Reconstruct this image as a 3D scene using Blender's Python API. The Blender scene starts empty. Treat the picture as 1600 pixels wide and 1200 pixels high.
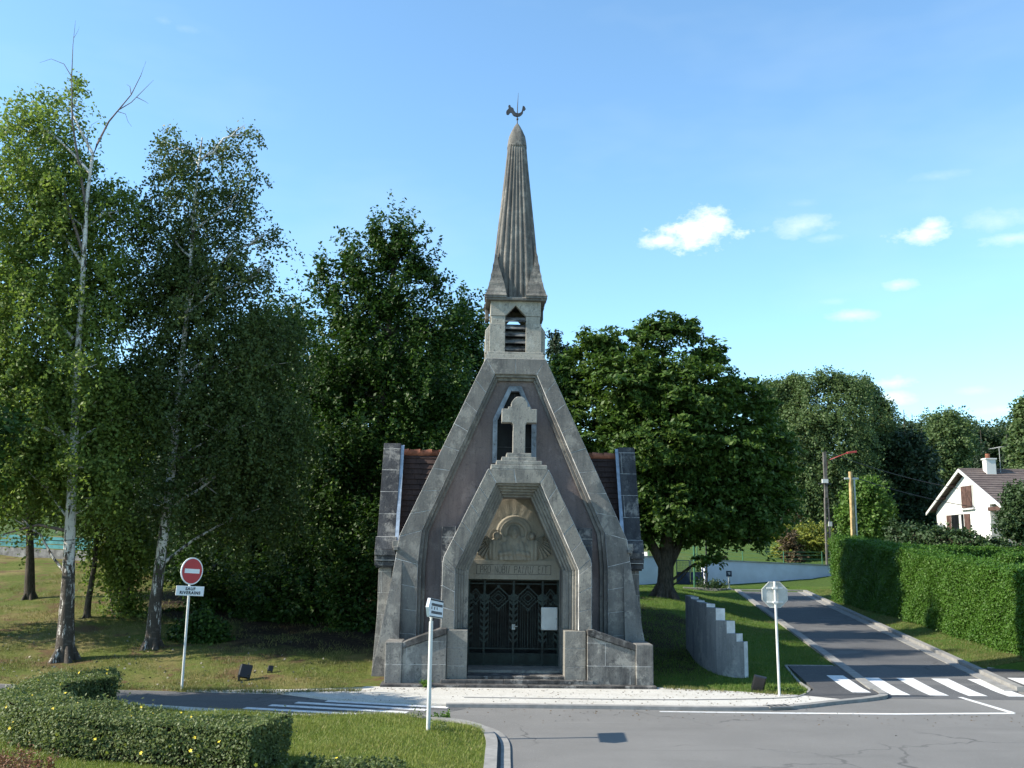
import bpy, bmesh, math, random
import numpy as np
from mathutils import Vector, Matrix
S = bpy.context.scene
RNG = np.random.default_rng(7)
random.seed(7)
R = math.radians

# ------------------------------------------------------------------ camera
FPX, HOR, CAMH, ROLL = 1500.0, 860.0, 3.4, R(0.8)
PITCH = math.atan((HOR - 600) / FPX)
cF = Vector((0, math.cos(PITCH), math.sin(PITCH)))
cU0 = Vector((0, -math.sin(PITCH), math.cos(PITCH)))
cR0 = Vector((1, 0, 0))
cR = cR0 * math.cos(ROLL) + cU0 * math.sin(ROLL)
cU = cU0 * math.cos(ROLL) - cR0 * math.sin(ROLL)
cd = bpy.data.cameras.new('camera')
cam = bpy.data.objects.new('camera', cd)
S.collection.objects.link(cam)
cd.sensor_fit = 'HORIZONTAL'
cd.sensor_width = 36.0
cd.lens = 36.0 * FPX / 1600.0
cd.clip_end = 3000
cam.matrix_world = Matrix(((cR.x, cU.x, -cF.x, 0), (cR.y, cU.y, -cF.y, 0), (cR.z, cU.z, -cF.z, CAMH), (0, 0, 0, 1)))
S.camera = cam

def ray(px, py):
    return cR * ((px - 800) / FPX) + cU * ((600 - py) / FPX) + cF
def at(px, py, Y):
    """point of the world that stands at distance Y in the direction of a photo pixel"""
    d = ray(px, py); t = Y / d.y
    return Vector((d.x * t, Y, CAMH + d.z * t))

# ------------------------------------------------------------------ sky, sun, exposure
SUN = Vector((-1.0, -0.155, 0.70)).normalized()
w = bpy.data.worlds.new('World'); S.world = w; w.use_nodes = True
nt = w.node_tree; nt.nodes.clear()
out = nt.nodes.new('ShaderNodeOutputWorld'); bg = nt.nodes.new('ShaderNodeBackground')
sky = nt.nodes.new('ShaderNodeTexSky'); sky.sky_type = 'NISHITA'; sky.sun_disc = False
sky.sun_elevation = math.asin(SUN.z); sky.sun_rotation = math.atan2(SUN.x, SUN.y)
sky.altitude = 250; sky.air_density = 1.0; sky.dust_density = 0.3; sky.ozone_density = 4.0
SKY_STRENGTH = 0.15
bg.inputs['Strength'].default_value = SKY_STRENGTH
nt.links.new(bg.outputs[0], out.inputs[0])

def build_clouds():
    tc = nt.nodes.new('ShaderNodeTexCoord')
    def math_(op, a, b=None, c=None, clamp=False):
        n = nt.nodes.new('ShaderNodeMath'); n.operation = op; n.use_clamp = clamp
        for i, v in enumerate((a, b, c)):
            if v is None: continue
            if isinstance(v, (int, float)): n.inputs[i].default_value = v
            else: nt.links.new(v, n.inputs[i])
        return n.outputs[0]
    def noise(scale, detail, stretch=(1, 1, 2.2), rough=.6):
        mp = nt.nodes.new('ShaderNodeMapping'); mp.inputs['Scale'].default_value = stretch
        nt.links.new(tc.outputs['Generated'], mp.inputs[0])
        n = nt.nodes.new('ShaderNodeTexNoise'); n.inputs['Scale'].default_value = scale
        n.inputs['Detail'].default_value = detail; n.inputs['Roughness'].default_value = rough
        nt.links.new(mp.outputs[0], n.inputs['Vector']); return n.outputs['Fac']
    n1 = noise(42, 8, (1, 1, 1.6), .68); n2 = noise(22, 5, (1, 1, 2.6)); n3 = noise(3.0, 4, (1, 1, 3))
    # heading, height, half width, half height, density of each fair weather cloud (degrees)
    total = None
    clouds = [(1085, 364, 66, 29, 1.5), (1115, 350, 38, 30, 1.3), (1040, 376, 50, 15, 1.1), (1255, 352, 48, 20, .62), (1290, 372, 34, 9, .5),
              (1440, 366, 44, 18, .95), (1452, 352, 26, 13, .9), (1560, 345, 60, 16, .5), (1580, 373, 45, 10, .62), (1335, 492, 40, 10, .66), (1403, 445, 24, 9, .66),
              (1395, 598, 36, 11, .85), (1395, 622, 30, 12, .85), (1565, 641, 48, 8, .6), (1525, 610, 26, 7, .5), (1255, 318, 24, 7, .3),
              (255, 32, 14, 6, .28), (288, 44, 16, 6, .28), (1465, 275, 46, 9, .35), (1305, 470, 26, 6, .35)]
    for px, py, hw, hh, dens in clouds:
        d = ray(px, py).normalized()
        rt = Vector((d.y, -d.x, 0)).normalized(); up = rt.cross(d)
        def dot(vec, s):
            n = nt.nodes.new('ShaderNodeVectorMath'); n.operation = 'DOT_PRODUCT'
            nt.links.new(tc.outputs['Generated'], n.inputs[0]); n.inputs[1].default_value = vec * s
            return n.outputs['Value']
        k = 1.0 / FPX
        a = dot(rt, 1 / (hw * k)); b = dot(up, 1 / (hh * k))
        r2 = math_('ADD', math_('MULTIPLY', a, a), math_('MULTIPLY', b, b))
        f = math_('SUBTRACT', 1.0, math_('SQRT', r2))
        f = math_('MULTIPLY_ADD', math_('SUBTRACT', n1, .5), 1.9, f)
        f = math_('MULTIPLY_ADD', math_('SUBTRACT', n2, .5), 1.5, f)
        front = math_('GREATER_THAN', dot(d, 1.0), .8)
        f = math_('MULTIPLY', math_('MULTIPLY', f, dens * 1.15, None, True), front)
        f = math_('MULTIPLY', f, min(1, dens))
        total = f if total is None else math_('MAXIMUM', total, f)
    haze = math_('MULTIPLY', math_('SUBTRACT', n3, .45, None, True), .35)
    total = math_('ADD', total, haze, None, True)
    mx = nt.nodes.new('ShaderNodeMix'); mx.data_type = 'RGBA'
    nt.links.new(total, mx.inputs[0]); nt.links.new(sky.outputs[0], mx.inputs[6])
    v = CLOUD_LUM / SKY_STRENGTH
    mx.inputs[7].default_value = (v, v * 1.0, v * 1.0, 1)
    tint = nt.nodes.new('ShaderNodeMix'); tint.data_type = 'RGBA'; tint.blend_type = 'MULTIPLY'; tint.inputs[0].default_value = 1
    nt.links.new(mx.outputs[2], tint.inputs[6]); tint.inputs[7].default_value = (.95, 1.07, 1.0, 1)
    nt.links.new(tint.outputs[2], bg.inputs['Color'])
CLOUD_LUM = 0.56
build_clouds()
ld = bpy.data.lights.new('sun', 'SUN'); ld.energy = 4.8; ld.angle = R(0.5); ld.color = (1.0, .92, .78)
lo = bpy.data.objects.new('sun', ld); S.collection.objects.link(lo)
lo.rotation_euler = SUN.to_track_quat('Z', 'Y').to_euler()
S.view_settings.view_transform = 'Standard'; S.view_settings.look = 'None'
S.view_settings.exposure = 1.1; S.view_settings.gamma = 1.0
S.cycles.max_bounces = 6; S.cycles.diffuse_bounces = 3; S.cycles.transmission_bounces = 3; S.cycles.glossy_bounces = 2

# ------------------------------------------------------------------ materials
class Mat:
    def __init__(s, name, rough=.85, spec=.25):
        s.m = bpy.data.materials.new(name); s.m.use_nodes = True; s.nt = s.m.node_tree
        s.b = s.nt.nodes['Principled BSDF']; s.b.inputs['Roughness'].default_value = rough
        s.b.inputs['Specular IOR Level'].default_value = spec
        s.tc = None
    def lk(s, a, b): s.nt.links.new(a, b)
    def coord(s, which='Object', scale=(1, 1, 1)):
        if s.tc is None: s.tc = s.nt.nodes.new('ShaderNodeTexCoord')
        if which == 'World':
            g = s.nt.nodes.new('ShaderNodeNewGeometry'); o = g.outputs['Position']
        else: o = s.tc.outputs[which]
        if scale != (1, 1, 1):
            mp = s.nt.nodes.new('ShaderNodeMapping'); mp.inputs['Scale'].default_value = scale
            s.lk(o, mp.inputs[0]); o = mp.outputs[0]
        return o
    def noise(s, scale, detail=4, rough=.6, stretch=(1, 1, 1), which='Object', dist=0):
        n = s.nt.nodes.new('ShaderNodeTexNoise'); n.inputs['Scale'].default_value = scale
        n.inputs['Detail'].default_value = detail; n.inputs['Roughness'].default_value = rough
        n.inputs['Distortion'].default_value = dist
        s.lk(s.coord(which, stretch), n.inputs['Vector']); return n.outputs['Fac']
    def ramp(s, fac, lo, hi):
        n = s.nt.nodes.new('ShaderNodeMapRange'); n.interpolation_type = 'SMOOTHSTEP'
        n.inputs['From Min'].default_value = lo; n.inputs['From Max'].default_value = hi
        s.lk(fac, n.inputs['Value']); return n.outputs['Result']
    def mix(s, fac, a, b, mode='MIX'):
        n = s.nt.nodes.new('ShaderNodeMix'); n.data_type = 'RGBA'; n.blend_type = mode
        for i, v in ((0, fac), (6, a), (7, b)):
            if isinstance(v, (int, float)): n.inputs[i].default_value = v
            elif isinstance(v, tuple): n.inputs[i].default_value = (*v[:3], 1)
            else: s.lk(v, n.inputs[i])
        return n.outputs[2]
    def math(s, op, a, b=0.0):
        n = s.nt.nodes.new('ShaderNodeMath'); n.operation = op
        for i, v in enumerate((a, b)):
            if isinstance(v, (int, float)): n.inputs[i].default_value = v
            else: s.lk(v, n.inputs[i])
        return n.outputs[0]
    def color(s, c):
        if isinstance(c, tuple): s.b.inputs['Base Color'].default_value = (*c, 1)
        else: s.lk(c, s.b.inputs['Base Color'])
    def bump(s, h, strength=.4, dist=.02):
        n = s.nt.nodes.new('ShaderNodeBump'); n.inputs['Strength'].default_value = strength
        n.inputs['Distance'].default_value = dist; s.lk(h, n.inputs['Height']); s.lk(n.outputs[0], s.b.inputs['Normal'])

def plain(name, c, rough=.6, spec=.3, var=.12, metal=0, sc=3.0):
    m = Mat(name, rough, spec); n = m.noise(sc, 6, .65)
    d = tuple(max(0, x * (1 - 2.2 * var)) for x in c); l = tuple(min(1, x * (1 + var)) for x in c)
    m.color(m.mix(m.ramp(n, .3, .7), d, l)); m.b.inputs['Metallic'].default_value = metal
    return m.m

def stone(name, base, dark, light, bricks=None, mortar=(.42, .41, .39), darkamt=(.42, .66), streak=.5, both=True):
    m = Mat(name, .92, .15)
    n1 = m.noise(.9, 9, .7); n2 = m.noise(2.2, 6, .7, (1.6, 1.6, .22)); n3 = m.noise(26, 5, .7); n4 = m.noise(3.2, 7, .72)
    f = m.math('ADD', m.math('MULTIPLY', n1, 1 - streak), m.math('MULTIPLY', n2, streak))
    col = m.mix(m.ramp(f, *darkamt), base, dark)
    col = m.mix(m.ramp(n4, .56, .74), col, light)
    col = m.mix(m.math('MULTIPLY', m.ramp(n3, .45, .72), .45), col, dark)
    n6 = m.noise(1.7, 8, .75, (1, 1, .8)); col = m.mix(m.math('MULTIPLY', m.ramp(n6, .51, .62), .75), col, light)
    n7 = m.noise(11, 4, .7); col = m.mix(m.math('MULTIPLY', m.ramp(n7, .60, .67), .75), col, dark)
    n8 = m.noise(6.5, 6, .8, (2.2, 2.2, .16)); col = m.mix(m.math('MULTIPLY', m.ramp(n8, .55, .66), .3), col, tuple(x * .6 for x in dark))
    if bricks:
        sp = m.nt.nodes.new('ShaderNodeSeparateXYZ'); m.lk(m.coord(), sp.inputs[0])
        cb = m.nt.nodes.new('ShaderNodeCombineXYZ')
        m.lk(m.math('ADD', sp.outputs[0], m.math('MULTIPLY', sp.outputs[1], 1.0 if both else 0.0)), cb.inputs[0]); m.lk(sp.outputs[2], cb.inputs[1])
        b = m.nt.nodes.new('ShaderNodeTexBrick'); b.inputs['Scale'].default_value = 1
        b.inputs['Brick Width'].default_value = bricks[0]; b.inputs['Row Height'].default_value = bricks[1]
        b.inputs['Mortar Size'].default_value = .007; b.inputs['Mortar Smooth'].default_value = .3
        m.lk(cb.outputs[0], b.inputs['Vector'])
        b.inputs['Color1'].default_value = (.5, .5, .5, 1); b.inputs['Color2'].default_value = (.62, .62, .62, 1)
        col = m.mix(.55, col, b.outputs['Color'], 'OVERLAY')
        mk = m.math('MULTIPLY', b.outputs['Fac'], m.ramp(n4, .25, .6))
        col = m.mix(mk, col, mortar)
    m.color(col); m.bump(m.math('ADD', n3, m.math('MULTIPLY', n4, 1.5)), .55, .02)
    return m.m

def leafmat(name, c1, c2, c3=None, trans=.35, clump=.45):
    m = Mat(name, .55, .3)
    g = m.nt.nodes.new('ShaderNodeNewGeometry'); rnd = g.outputs['Random Per Island']
    n = m.noise(clump, 3, .6)
    f = m.math('ADD', m.math('MULTIPLY', rnd, .55), m.math('MULTIPLY', m.ramp(n, .35, .65), .45))
    col = m.mix(f, c1, c2)
    if c3: col = m.mix(m.ramp(rnd, .9, .97), col, c3)
    m.color(col)
    t = m.nt.nodes.new('ShaderNodeBsdfTranslucent'); m.lk(m.mix(.5, col, (.9, 1, .35), 'MULTIPLY'), t.inputs['Color'])
    mx = m.nt.nodes.new('ShaderNodeMixShader'); mx.inputs[0].default_value = trans
    m.lk(m.b.outputs[0], mx.inputs[1]); m.lk(t.outputs[0], mx.inputs[2])
    m.lk(mx.outputs[0], m.nt.nodes['Material Output'].inputs[0])
    return m.m

def grass_ground(name, greens, straw, soil, patch=.35, amt=(.5, .75), soilamt=(.58, .72), litter=False):
    m = Mat(name, .95, .1)
    n1 = m.noise(patch, 6, .65, which='World'); n2 = m.noise(9, 6, .7, which='World'); n3 = m.noise(70, 3, .7, which='World'); n4 = m.noise(patch * 2.3, 7, .7, which='World')
    col = m.mix(m.ramp(n2, .3, .7), greens[0], greens[1])
    col = m.mix(m.ramp(n1, *amt), col, straw)
    col = m.mix(m.ramp(n4, *soilamt), col, soil)
    col = m.mix(.5, col, m.mix(m.ramp(n3, .3, .7), (.25, .25, .25), (.75, .75, .75)), 'OVERLAY')
    if litter:   # leaf mould darkened with painted tree shade, left of the chapel and under the chestnut
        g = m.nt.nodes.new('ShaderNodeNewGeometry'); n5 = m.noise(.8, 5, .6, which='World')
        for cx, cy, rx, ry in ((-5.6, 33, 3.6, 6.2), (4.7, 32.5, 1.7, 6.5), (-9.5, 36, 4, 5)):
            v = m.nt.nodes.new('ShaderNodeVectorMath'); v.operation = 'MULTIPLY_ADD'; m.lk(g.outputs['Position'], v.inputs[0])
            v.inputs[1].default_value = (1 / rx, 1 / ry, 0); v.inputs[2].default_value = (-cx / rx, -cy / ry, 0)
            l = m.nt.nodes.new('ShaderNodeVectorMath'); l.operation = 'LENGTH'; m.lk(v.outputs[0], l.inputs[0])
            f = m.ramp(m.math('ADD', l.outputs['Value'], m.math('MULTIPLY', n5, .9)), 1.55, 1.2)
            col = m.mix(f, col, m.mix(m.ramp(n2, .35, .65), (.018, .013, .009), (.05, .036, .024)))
    m.color(col); m.bump(m.math('ADD', n3, n2), .8, .05)
    return m.m

def asphalt(name, a, b, patchy=.5):
    m = Mat(name, .88, .25)
    n1 = m.noise(.5, 6, .65, which='World'); n2 = m.noise(180, 3, .8, which='World'); n3 = m.noise(.18, 3, .6, (1, .35, 1), which='World')
    v = m.nt.nodes.new('ShaderNodeTexVoronoi'); v.inputs['Scale'].default_value = 60; m.lk(m.coord('World'), v.inputs['Vector'])
    col = m.mix(m.ramp(n1, .3, .7), a, b)
    col = m.mix(m.math('MULTIPLY', m.ramp(n3, .5, .7), patchy), col, tuple(x * 1.25 for x in b))
    col = m.mix(.55, col, m.mix(m.ramp(n2, .3, .72), (.22, .22, .22), (.8, .8, .8)), 'OVERLAY')
    n5 = m.noise(40, 1, .5, which='World')
    col = m.mix(m.math('MULTIPLY', m.ramp(n5, .70, .74), .6), col, (.42, .41, .39))
    # hairline cracks, polished wheel paths and pale repair patches
    nz = m.nt.nodes.new('ShaderNodeTexNoise'); nz.inputs['Scale'].default_value = 1.3; nz.inputs['Detail'].default_value = 6; m.lk(m.coord('World'), nz.inputs['Vector'])
    va = m.nt.nodes.new('ShaderNodeVectorMath'); va.operation = 'MULTIPLY_ADD'; m.lk(nz.outputs['Color'], va.inputs[0]); va.inputs[1].default_value = (1.1, 1.1, 0); m.lk(m.coord('World'), va.inputs[2])
    vc = m.nt.nodes.new('ShaderNodeTexVoronoi'); vc.feature = 'DISTANCE_TO_EDGE'; vc.inputs['Scale'].default_value = .28; m.lk(va.outputs[0], vc.inputs['Vector'])
    gate_ = m.ramp(m.noise(.25, 3, .5, which='World'), .46, .6)
    col = m.mix(m.math('MULTIPLY', m.math('MULTIPLY', m.ramp(vc.outputs['Distance'], .008, .002), gate_), .55), col, (.035, .035, .036))
    n8 = m.noise(.45, 2, .5, (.5, 2.2, 1), which='World', dist=.6); col = m.mix(m.math('MULTIPLY', m.ramp(n8, .60, .66), .28), col, (.19, .185, .178))
    n9 = m.noise(.9, 8, .7, (.12, 1.4, 1), which='World', dist=1.0); col = m.mix(m.math('MULTIPLY', m.ramp(n9, .52, .7), .35), col, tuple(x * .72 for x in a))
    n10 = m.noise(14, 2, .5, which='World'); col = m.mix(m.math('MULTIPLY', m.ramp(n10, .72, .76), .5), col, (.03, .03, .03))
    m.color(col); m.bump(n2, .35, .01)
    return m.m

M = {}
M['stone'] = stone('weathered limestone', (.185, .178, .164), (.062, .061, .061), (.31, .295, .262), (1.25, .56))
M['stone_block'] = stone('weathered limestone block', (.175, .168, .156), (.085, .083, .082), (.28, .265, .238))
M['stone_porch'] = stone('porch limestone', (.195, .186, .166), (.075, .074, .075), (.28, .262, .228), None, streak=.6, darkamt=(.47, .7))
M['stone_cross'] = stone('lichened cross limestone', (.25, .24, .215), (.09, .09, .09), (.34, .325, .29), None, streak=.5, darkamt=(.47, .68))
M['stone_dark'] = stone('blackened limestone', (.075, .078, .083), (.028, .03, .035), (.2, .195, .185), (3.1, .62), (.4, .4, .39), (.35, .6), both=False)
M['stone_pale'] = stone('pale belfry limestone', (.30, .285, .25), (.085, .085, .088), (.40, .385, .345), None, streak=.75, darkamt=(.5, .72))
M['mortar'] = plain('pale mortar', (.5, .5, .5), .9, .1, .25)
M['step'] = stone('mossy step stone', (.105, .10, .097), (.03, .03, .03), (.26, .25, .235), None, darkamt=(.38, .6))
M['relief'] = stone('sheltered carved limestone', (.25, .228, .185), (.19, .17, .135), (.28, .255, .21), None, darkamt=(.5, .8))
M['spire'] = stone('grey brown spire stone', (.15, .142, .130), (.062, .06, .058), (.25, .235, .21), None, streak=.75, darkamt=(.44, .66))
M['stucco'] = stone('mauve brown stucco', (.165, .135, .13), (.105, .087, .086), (.20, .168, .162), None, streak=.6, darkamt=(.4, .75))
M['winframe'] = plain('blue grey painted surround', (.2, .23, .265), .8, .2, .25)
M['glass'] = plain('dark window glass', (.008, .009, .011), .35, .12, .2)
M['interior'] = plain('dark interior plaster', (.05, .048, .045), .9, .1, .2)
M['green_iron'] = plain('dark green painted iron', (.016, .03, .026), .55, .3, .3)
M['green_panel'] = plain('dark green sheet iron', (.012, .022, .018), .6, .3, .3)
M['louvre'] = plain('grey weathered louvre', (.15, .145, .14), .9, .1, .4)
M['zinc'] = plain('blue grey zinc', (.25, .31, .4), .5, .4, .2)
M['ridge'] = plain('orange ridge tile', (.33, .13, .08), .85, .2, .3)
M['iron'] = plain('dark wrought iron', (.045, .045, .05), .6, .4, .3)
def tile_mat(name, a, b, rowh, colw):
    m = Mat(name, .9, .15)
    g = m.nt.nodes.new('ShaderNodeNewGeometry')
    n = m.noise(1.2, 6, .7); n2 = m.noise(14, 5, .7)
    col = m.mix(m.ramp(n, .35, .65), a, b); col = m.mix(m.math('MULTIPLY', m.ramp(n2, .4, .7), .5), col, tuple(x * .45 for x in a))
    m.color(col); m.bump(n2, .5, .02); return m.m
M['tile'] = tile_mat('dark brown flat tile', (.04, .028, .026), (.06, .039, .035), .2, .2)
M['housetile'] = tile_mat('brown interlocking tile', (.105, .082, .078), (.145, .118, .108), .3, .3)
M['asphalt'] = asphalt('worn asphalt', (.142, .138, .132), (.164, .159, .152))
M['asphalt_dark'] = asphalt('newer asphalt', (.083, .083, .086), (.1, .1, .102), .3)
M['asphalt_apron'] = asphalt('fine dark asphalt', (.056, .056, .059), (.07, .07, .072), .2)
M['kerb'] = plain('concrete kerb', (.235, .23, .22), .9, .15, .09, sc=5)
M['concrete'] = stone('board marked concrete', (.19, .195, .2), (.11, .115, .12), (.27, .27, .26), None, streak=.9, darkamt=(.45, .75))
M['concrete_pale'] = plain('pale concrete edge', (.55, .56, .57), .85, .2, .12)
def gravel_mat():
    m = Mat('white gravel', .95, .1)
    v = m.nt.nodes.new('ShaderNodeTexVoronoi'); v.inputs['Scale'].default_value = 55; m.lk(m.coord('World'), v.inputs['Vector'])
    n1 = m.noise(1.1, 5, .65, which='World'); n2 = m.noise(5, 6, .7, which='World')
    col = m.mix(v.outputs['Color'], (.38, .365, .335), (.58, .56, .52)); col = m.mix(.5, col, (.51, .495, .46))
    col = m.mix(m.math('MULTIPLY', m.ramp(n1, .45, .75), .4), col, (.36, .335, .285))
    col = m.mix(m.math('MULTIPLY', m.ramp(n2, .6, .74), .5), col, (.4, .37, .31))
    n3 = m.noise(17, 5, .8, which='World'); col = m.mix(m.math('MULTIPLY', m.ramp(n3, .45, .7), .55), col, (.3, .28, .24)); n4 = m.noise(38, 4, .8, which='World'); col = m.mix(m.math('MULTIPLY', m.ramp(n4, .52, .66), .5), col, (.66, .64, .6))
    n5 = m.noise(.6, 4, .6, (.5, 1.6, 1), which='World'); col = m.mix(m.math('MULTIPLY', m.ramp(n5, .48, .7), .35), col, (.33, .31, .27))
    m.color(col); m.bump(v.outputs['Distance'], .7, .015); return m.m
M['gravel'] = gravel_mat()
def paint_mat():
    m = Mat('road paint', .75, .25); n = m.noise(7, 7, .75, which='World'); n2 = m.noise(120, 3, .7, which='World')
    col = m.mix(m.ramp(n, .4, .75), (.62, .62, .62), (.46, .46, .455)); n3 = m.noise(28, 6, .8, which='World'); col = m.mix(m.math('MULTIPLY', m.ramp(n3, .56, .66), .75), col, (.17, .17, .17)); col = m.mix(m.math('MULTIPLY', m.ramp(n2, .6, .7), .5), col, (.4, .4, .4))
    m.color(col); return m.m
M['paint'] = paint_mat()
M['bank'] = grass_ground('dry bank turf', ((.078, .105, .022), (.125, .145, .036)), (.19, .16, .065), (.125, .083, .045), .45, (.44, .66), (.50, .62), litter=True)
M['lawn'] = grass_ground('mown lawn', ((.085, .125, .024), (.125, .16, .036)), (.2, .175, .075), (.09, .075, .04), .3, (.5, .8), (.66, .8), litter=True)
M['bank_lawn'] = grass_ground('deep green bank lawn', ((.05, .10, .016), (.08, .13, .024)), (.13, .13, .045), (.085, .065, .035), .35, (.5, .75), (.56, .7), litter=True)  # turf of the right bank, a deeper green than the mown lawn
M['blade_bank'] = leafmat('bank grass blade', (.07, .135, .018), (.12, .18, .03), (.22, .22, .08), .35, .6)
M['far_hill'] = grass_ground('hill meadow', ((.05, .09, .02), (.075, .115, .03)), (.12, .12, .05), (.06, .07, .03), .08, (.5, .8), (.6, .8))
M['blade'] = leafmat('grass blade', (.135, .185, .03), (.21, .235, .055), (.35, .29, .13), .3, .6)
M['blade_dry'] = leafmat('dry grass blade', (.10, .125, .03), (.18, .175, .06), (.30, .24, .12), .3, .7)
def birch_bark():
    m = Mat('birch bark', .8, .2)
    n = m.noise(2.2, 5, .7, (1.3, 1.3, 7)); n2 = m.noise(5, 6, .7, (1, 1, 2.0)); n3 = m.noise(3, 6, .75, (2.2, 2.2, .5))
    sp = m.nt.nodes.new('ShaderNodeSeparateXYZ'); m.lk(m.coord(), sp.inputs[0])
    low = m.math('SUBTRACT', 1.0, m.ramp(sp.outputs[2], .2, 4.2))
    col = m.mix(m.ramp(n, .58, .64), (.6, .57, .53), (.05, .045, .04))
    f = m.ramp(m.math('ADD', n3, m.math('MULTIPLY', low, .17)), .53, .60)
    col = m.mix(f, col, (.055, .046, .038)); col = m.mix(m.math('MULTIPLY', m.ramp(n2, .5, .7), .4), col, (.2, .18, .16))
    m.color(col); m.bump(n3, .9, .06); return m.m
M['birch_bark'] = birch_bark()
def bark(name, a, b):
    m = Mat(name, .9, .15); n = m.noise(7, 7, .75, (2, 2, .5)); m.color(m.mix(m.ramp(n, .35, .65), a, b)); m.bump(n, .9, .05); return m.m
M['bark'] = bark('dark bark', (.035, .03, .024), (.095, .08, .065))
M['twig'] = bark('grey twig bark', (.11, .085, .075), (.2, .16, .14))
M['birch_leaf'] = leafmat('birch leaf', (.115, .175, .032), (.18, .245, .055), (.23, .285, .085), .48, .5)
M['birch_leaf_b'] = leafmat('shaded birch leaf', (.05, .082, .02), (.085, .12, .034), (.13, .16, .065), .4, .5)  # darker copy of the birch leaf, shade put into its colour
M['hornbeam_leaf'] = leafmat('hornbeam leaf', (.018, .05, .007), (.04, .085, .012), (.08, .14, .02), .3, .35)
M['chestnut_leaf'] = leafmat('chestnut leaf', (.036, .082, .013), (.075, .132, .022), (.115, .175, .035), .36, .35)
M['weep_leaf'] = leafmat('weeping birch leaf', (.07, .115, .04), (.11, .16, .06), None, .4, .2)
M['fir_leaf'] = leafmat('dark fir needle', (.014, .032, .013), (.028, .052, .02), None, .12, .2)
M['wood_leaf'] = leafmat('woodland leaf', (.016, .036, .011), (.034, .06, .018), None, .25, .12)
M['far_leaf'] = leafmat('far woodland leaf', (.03, .055, .022), (.06, .09, .035), None, .3, .06)
M['acacia_leaf'] = leafmat('fresh green leaf', (.07, .14, .022), (.10, .18, .03), (.15, .22, .05), .4, .3)
M['juniper_leaf'] = leafmat('golden juniper spray', (.14, .17, .02), (.22, .23, .035), None, .2, .4)
M['brown_leaf'] = leafmat('brown dead spray', (.075, .055, .03), (.12, .085, .045), None, .2, .4)
M['clip_leaf'] = leafmat('clipped hedge leaf', (.04, .105, .010), (.07, .15, .016), (.10, .18, .03), .3, .9)
M['laurel_leaf'] = leafmat('dark hedge leaf', (.025, .05, .018), (.045, .08, .025), None, .25, .3)
M['potentilla_leaf'] = leafmat('small grey green leaf', (.085, .12, .04), (.16, .195, .075), (.22, .24, .12), .4, 1.2)
M['petal'] = plain('yellow petal', (.75, .58, .06), .6, .2, .1)
M['red_leaf'] = leafmat('rusty stem', (.14, .06, .035), (.20, .10, .05), (.09, .13, .05), .2, 1.0)
M['hedge_core'] = plain('hedge twigs', (.03, .028, .018), .95, .05, .3)
M['white_metal'] = plain('white enamel', (.55, .55, .53), .4, .4, .06)
M['grey_metal'] = plain('galvanised sheet', (.40, .41, .39), .5, .4, .1)
M['sign_white'] = plain('sign white', (.7, .72, .74), .4, .4, .03)
M['sign_red'] = plain('sign red', (.42, .03, .04), .45, .4, .05)
M['sign_black'] = plain('sign lettering', (.02, .022, .03), .5, .3, .05)
M['sign_navy'] = plain('navy panel', (.02, .035, .06), .5, .3, .1)
M['black_plastic'] = plain('black plastic', (.012, .012, .013), .4, .4, .1)
M['white_wall'] = plain('white rendered wall', (.58, .61, .69), .9, .15, .06, sc=.8)
M['house_wall'] = plain('cream house render', (.56, .555, .53), .9, .15, .04, sc=.5)
M['coping'] = plain('grey coping', (.3, .3, .3), .9, .15, .15)
M['gate_blue'] = plain('dark blue gate', (.02, .035, .075), .5, .3, .15)
M['teal'] = plain('teal painted board', (.08, .26, .27), .7, .25, .2)
M['grey_block'] = plain('grey block wall', (.24, .23, .22), .95, .1, .25)
M['green_post'] = plain('green painted post', (.05, .16, .09), .5, .3, .15)
M['shutter'] = plain('brown shutter', (.085, .05, .042), .7, .2, .2)
M['pole_wood'] = plain('tan wooden pole', (.42, .30, .15), .85, .15, .2)
M['pole_concrete'] = plain('grey concrete pole', (.12, .11, .10), .9, .15, .2)
M['red_arm'] = plain('red painted arm', (.22, .035, .03), .5, .3, .15)
M['wire'] = plain('black cable', (.015, .015, .017), .6, .3, .1)
M['skylight'] = plain('skylight glass', (.12, .3, .62), .1, .6, .1)
M['stone_bits'] = plain('pale pebbles', (.26, .235, .19), .95, .1, .3)
M['litter'] = plain('dry leaf litter', (.12, .085, .05), .95, .1, .35)
M['timber'] = plain('dark weathered timber', (.05, .037, .028), .9, .1, .3)

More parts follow.
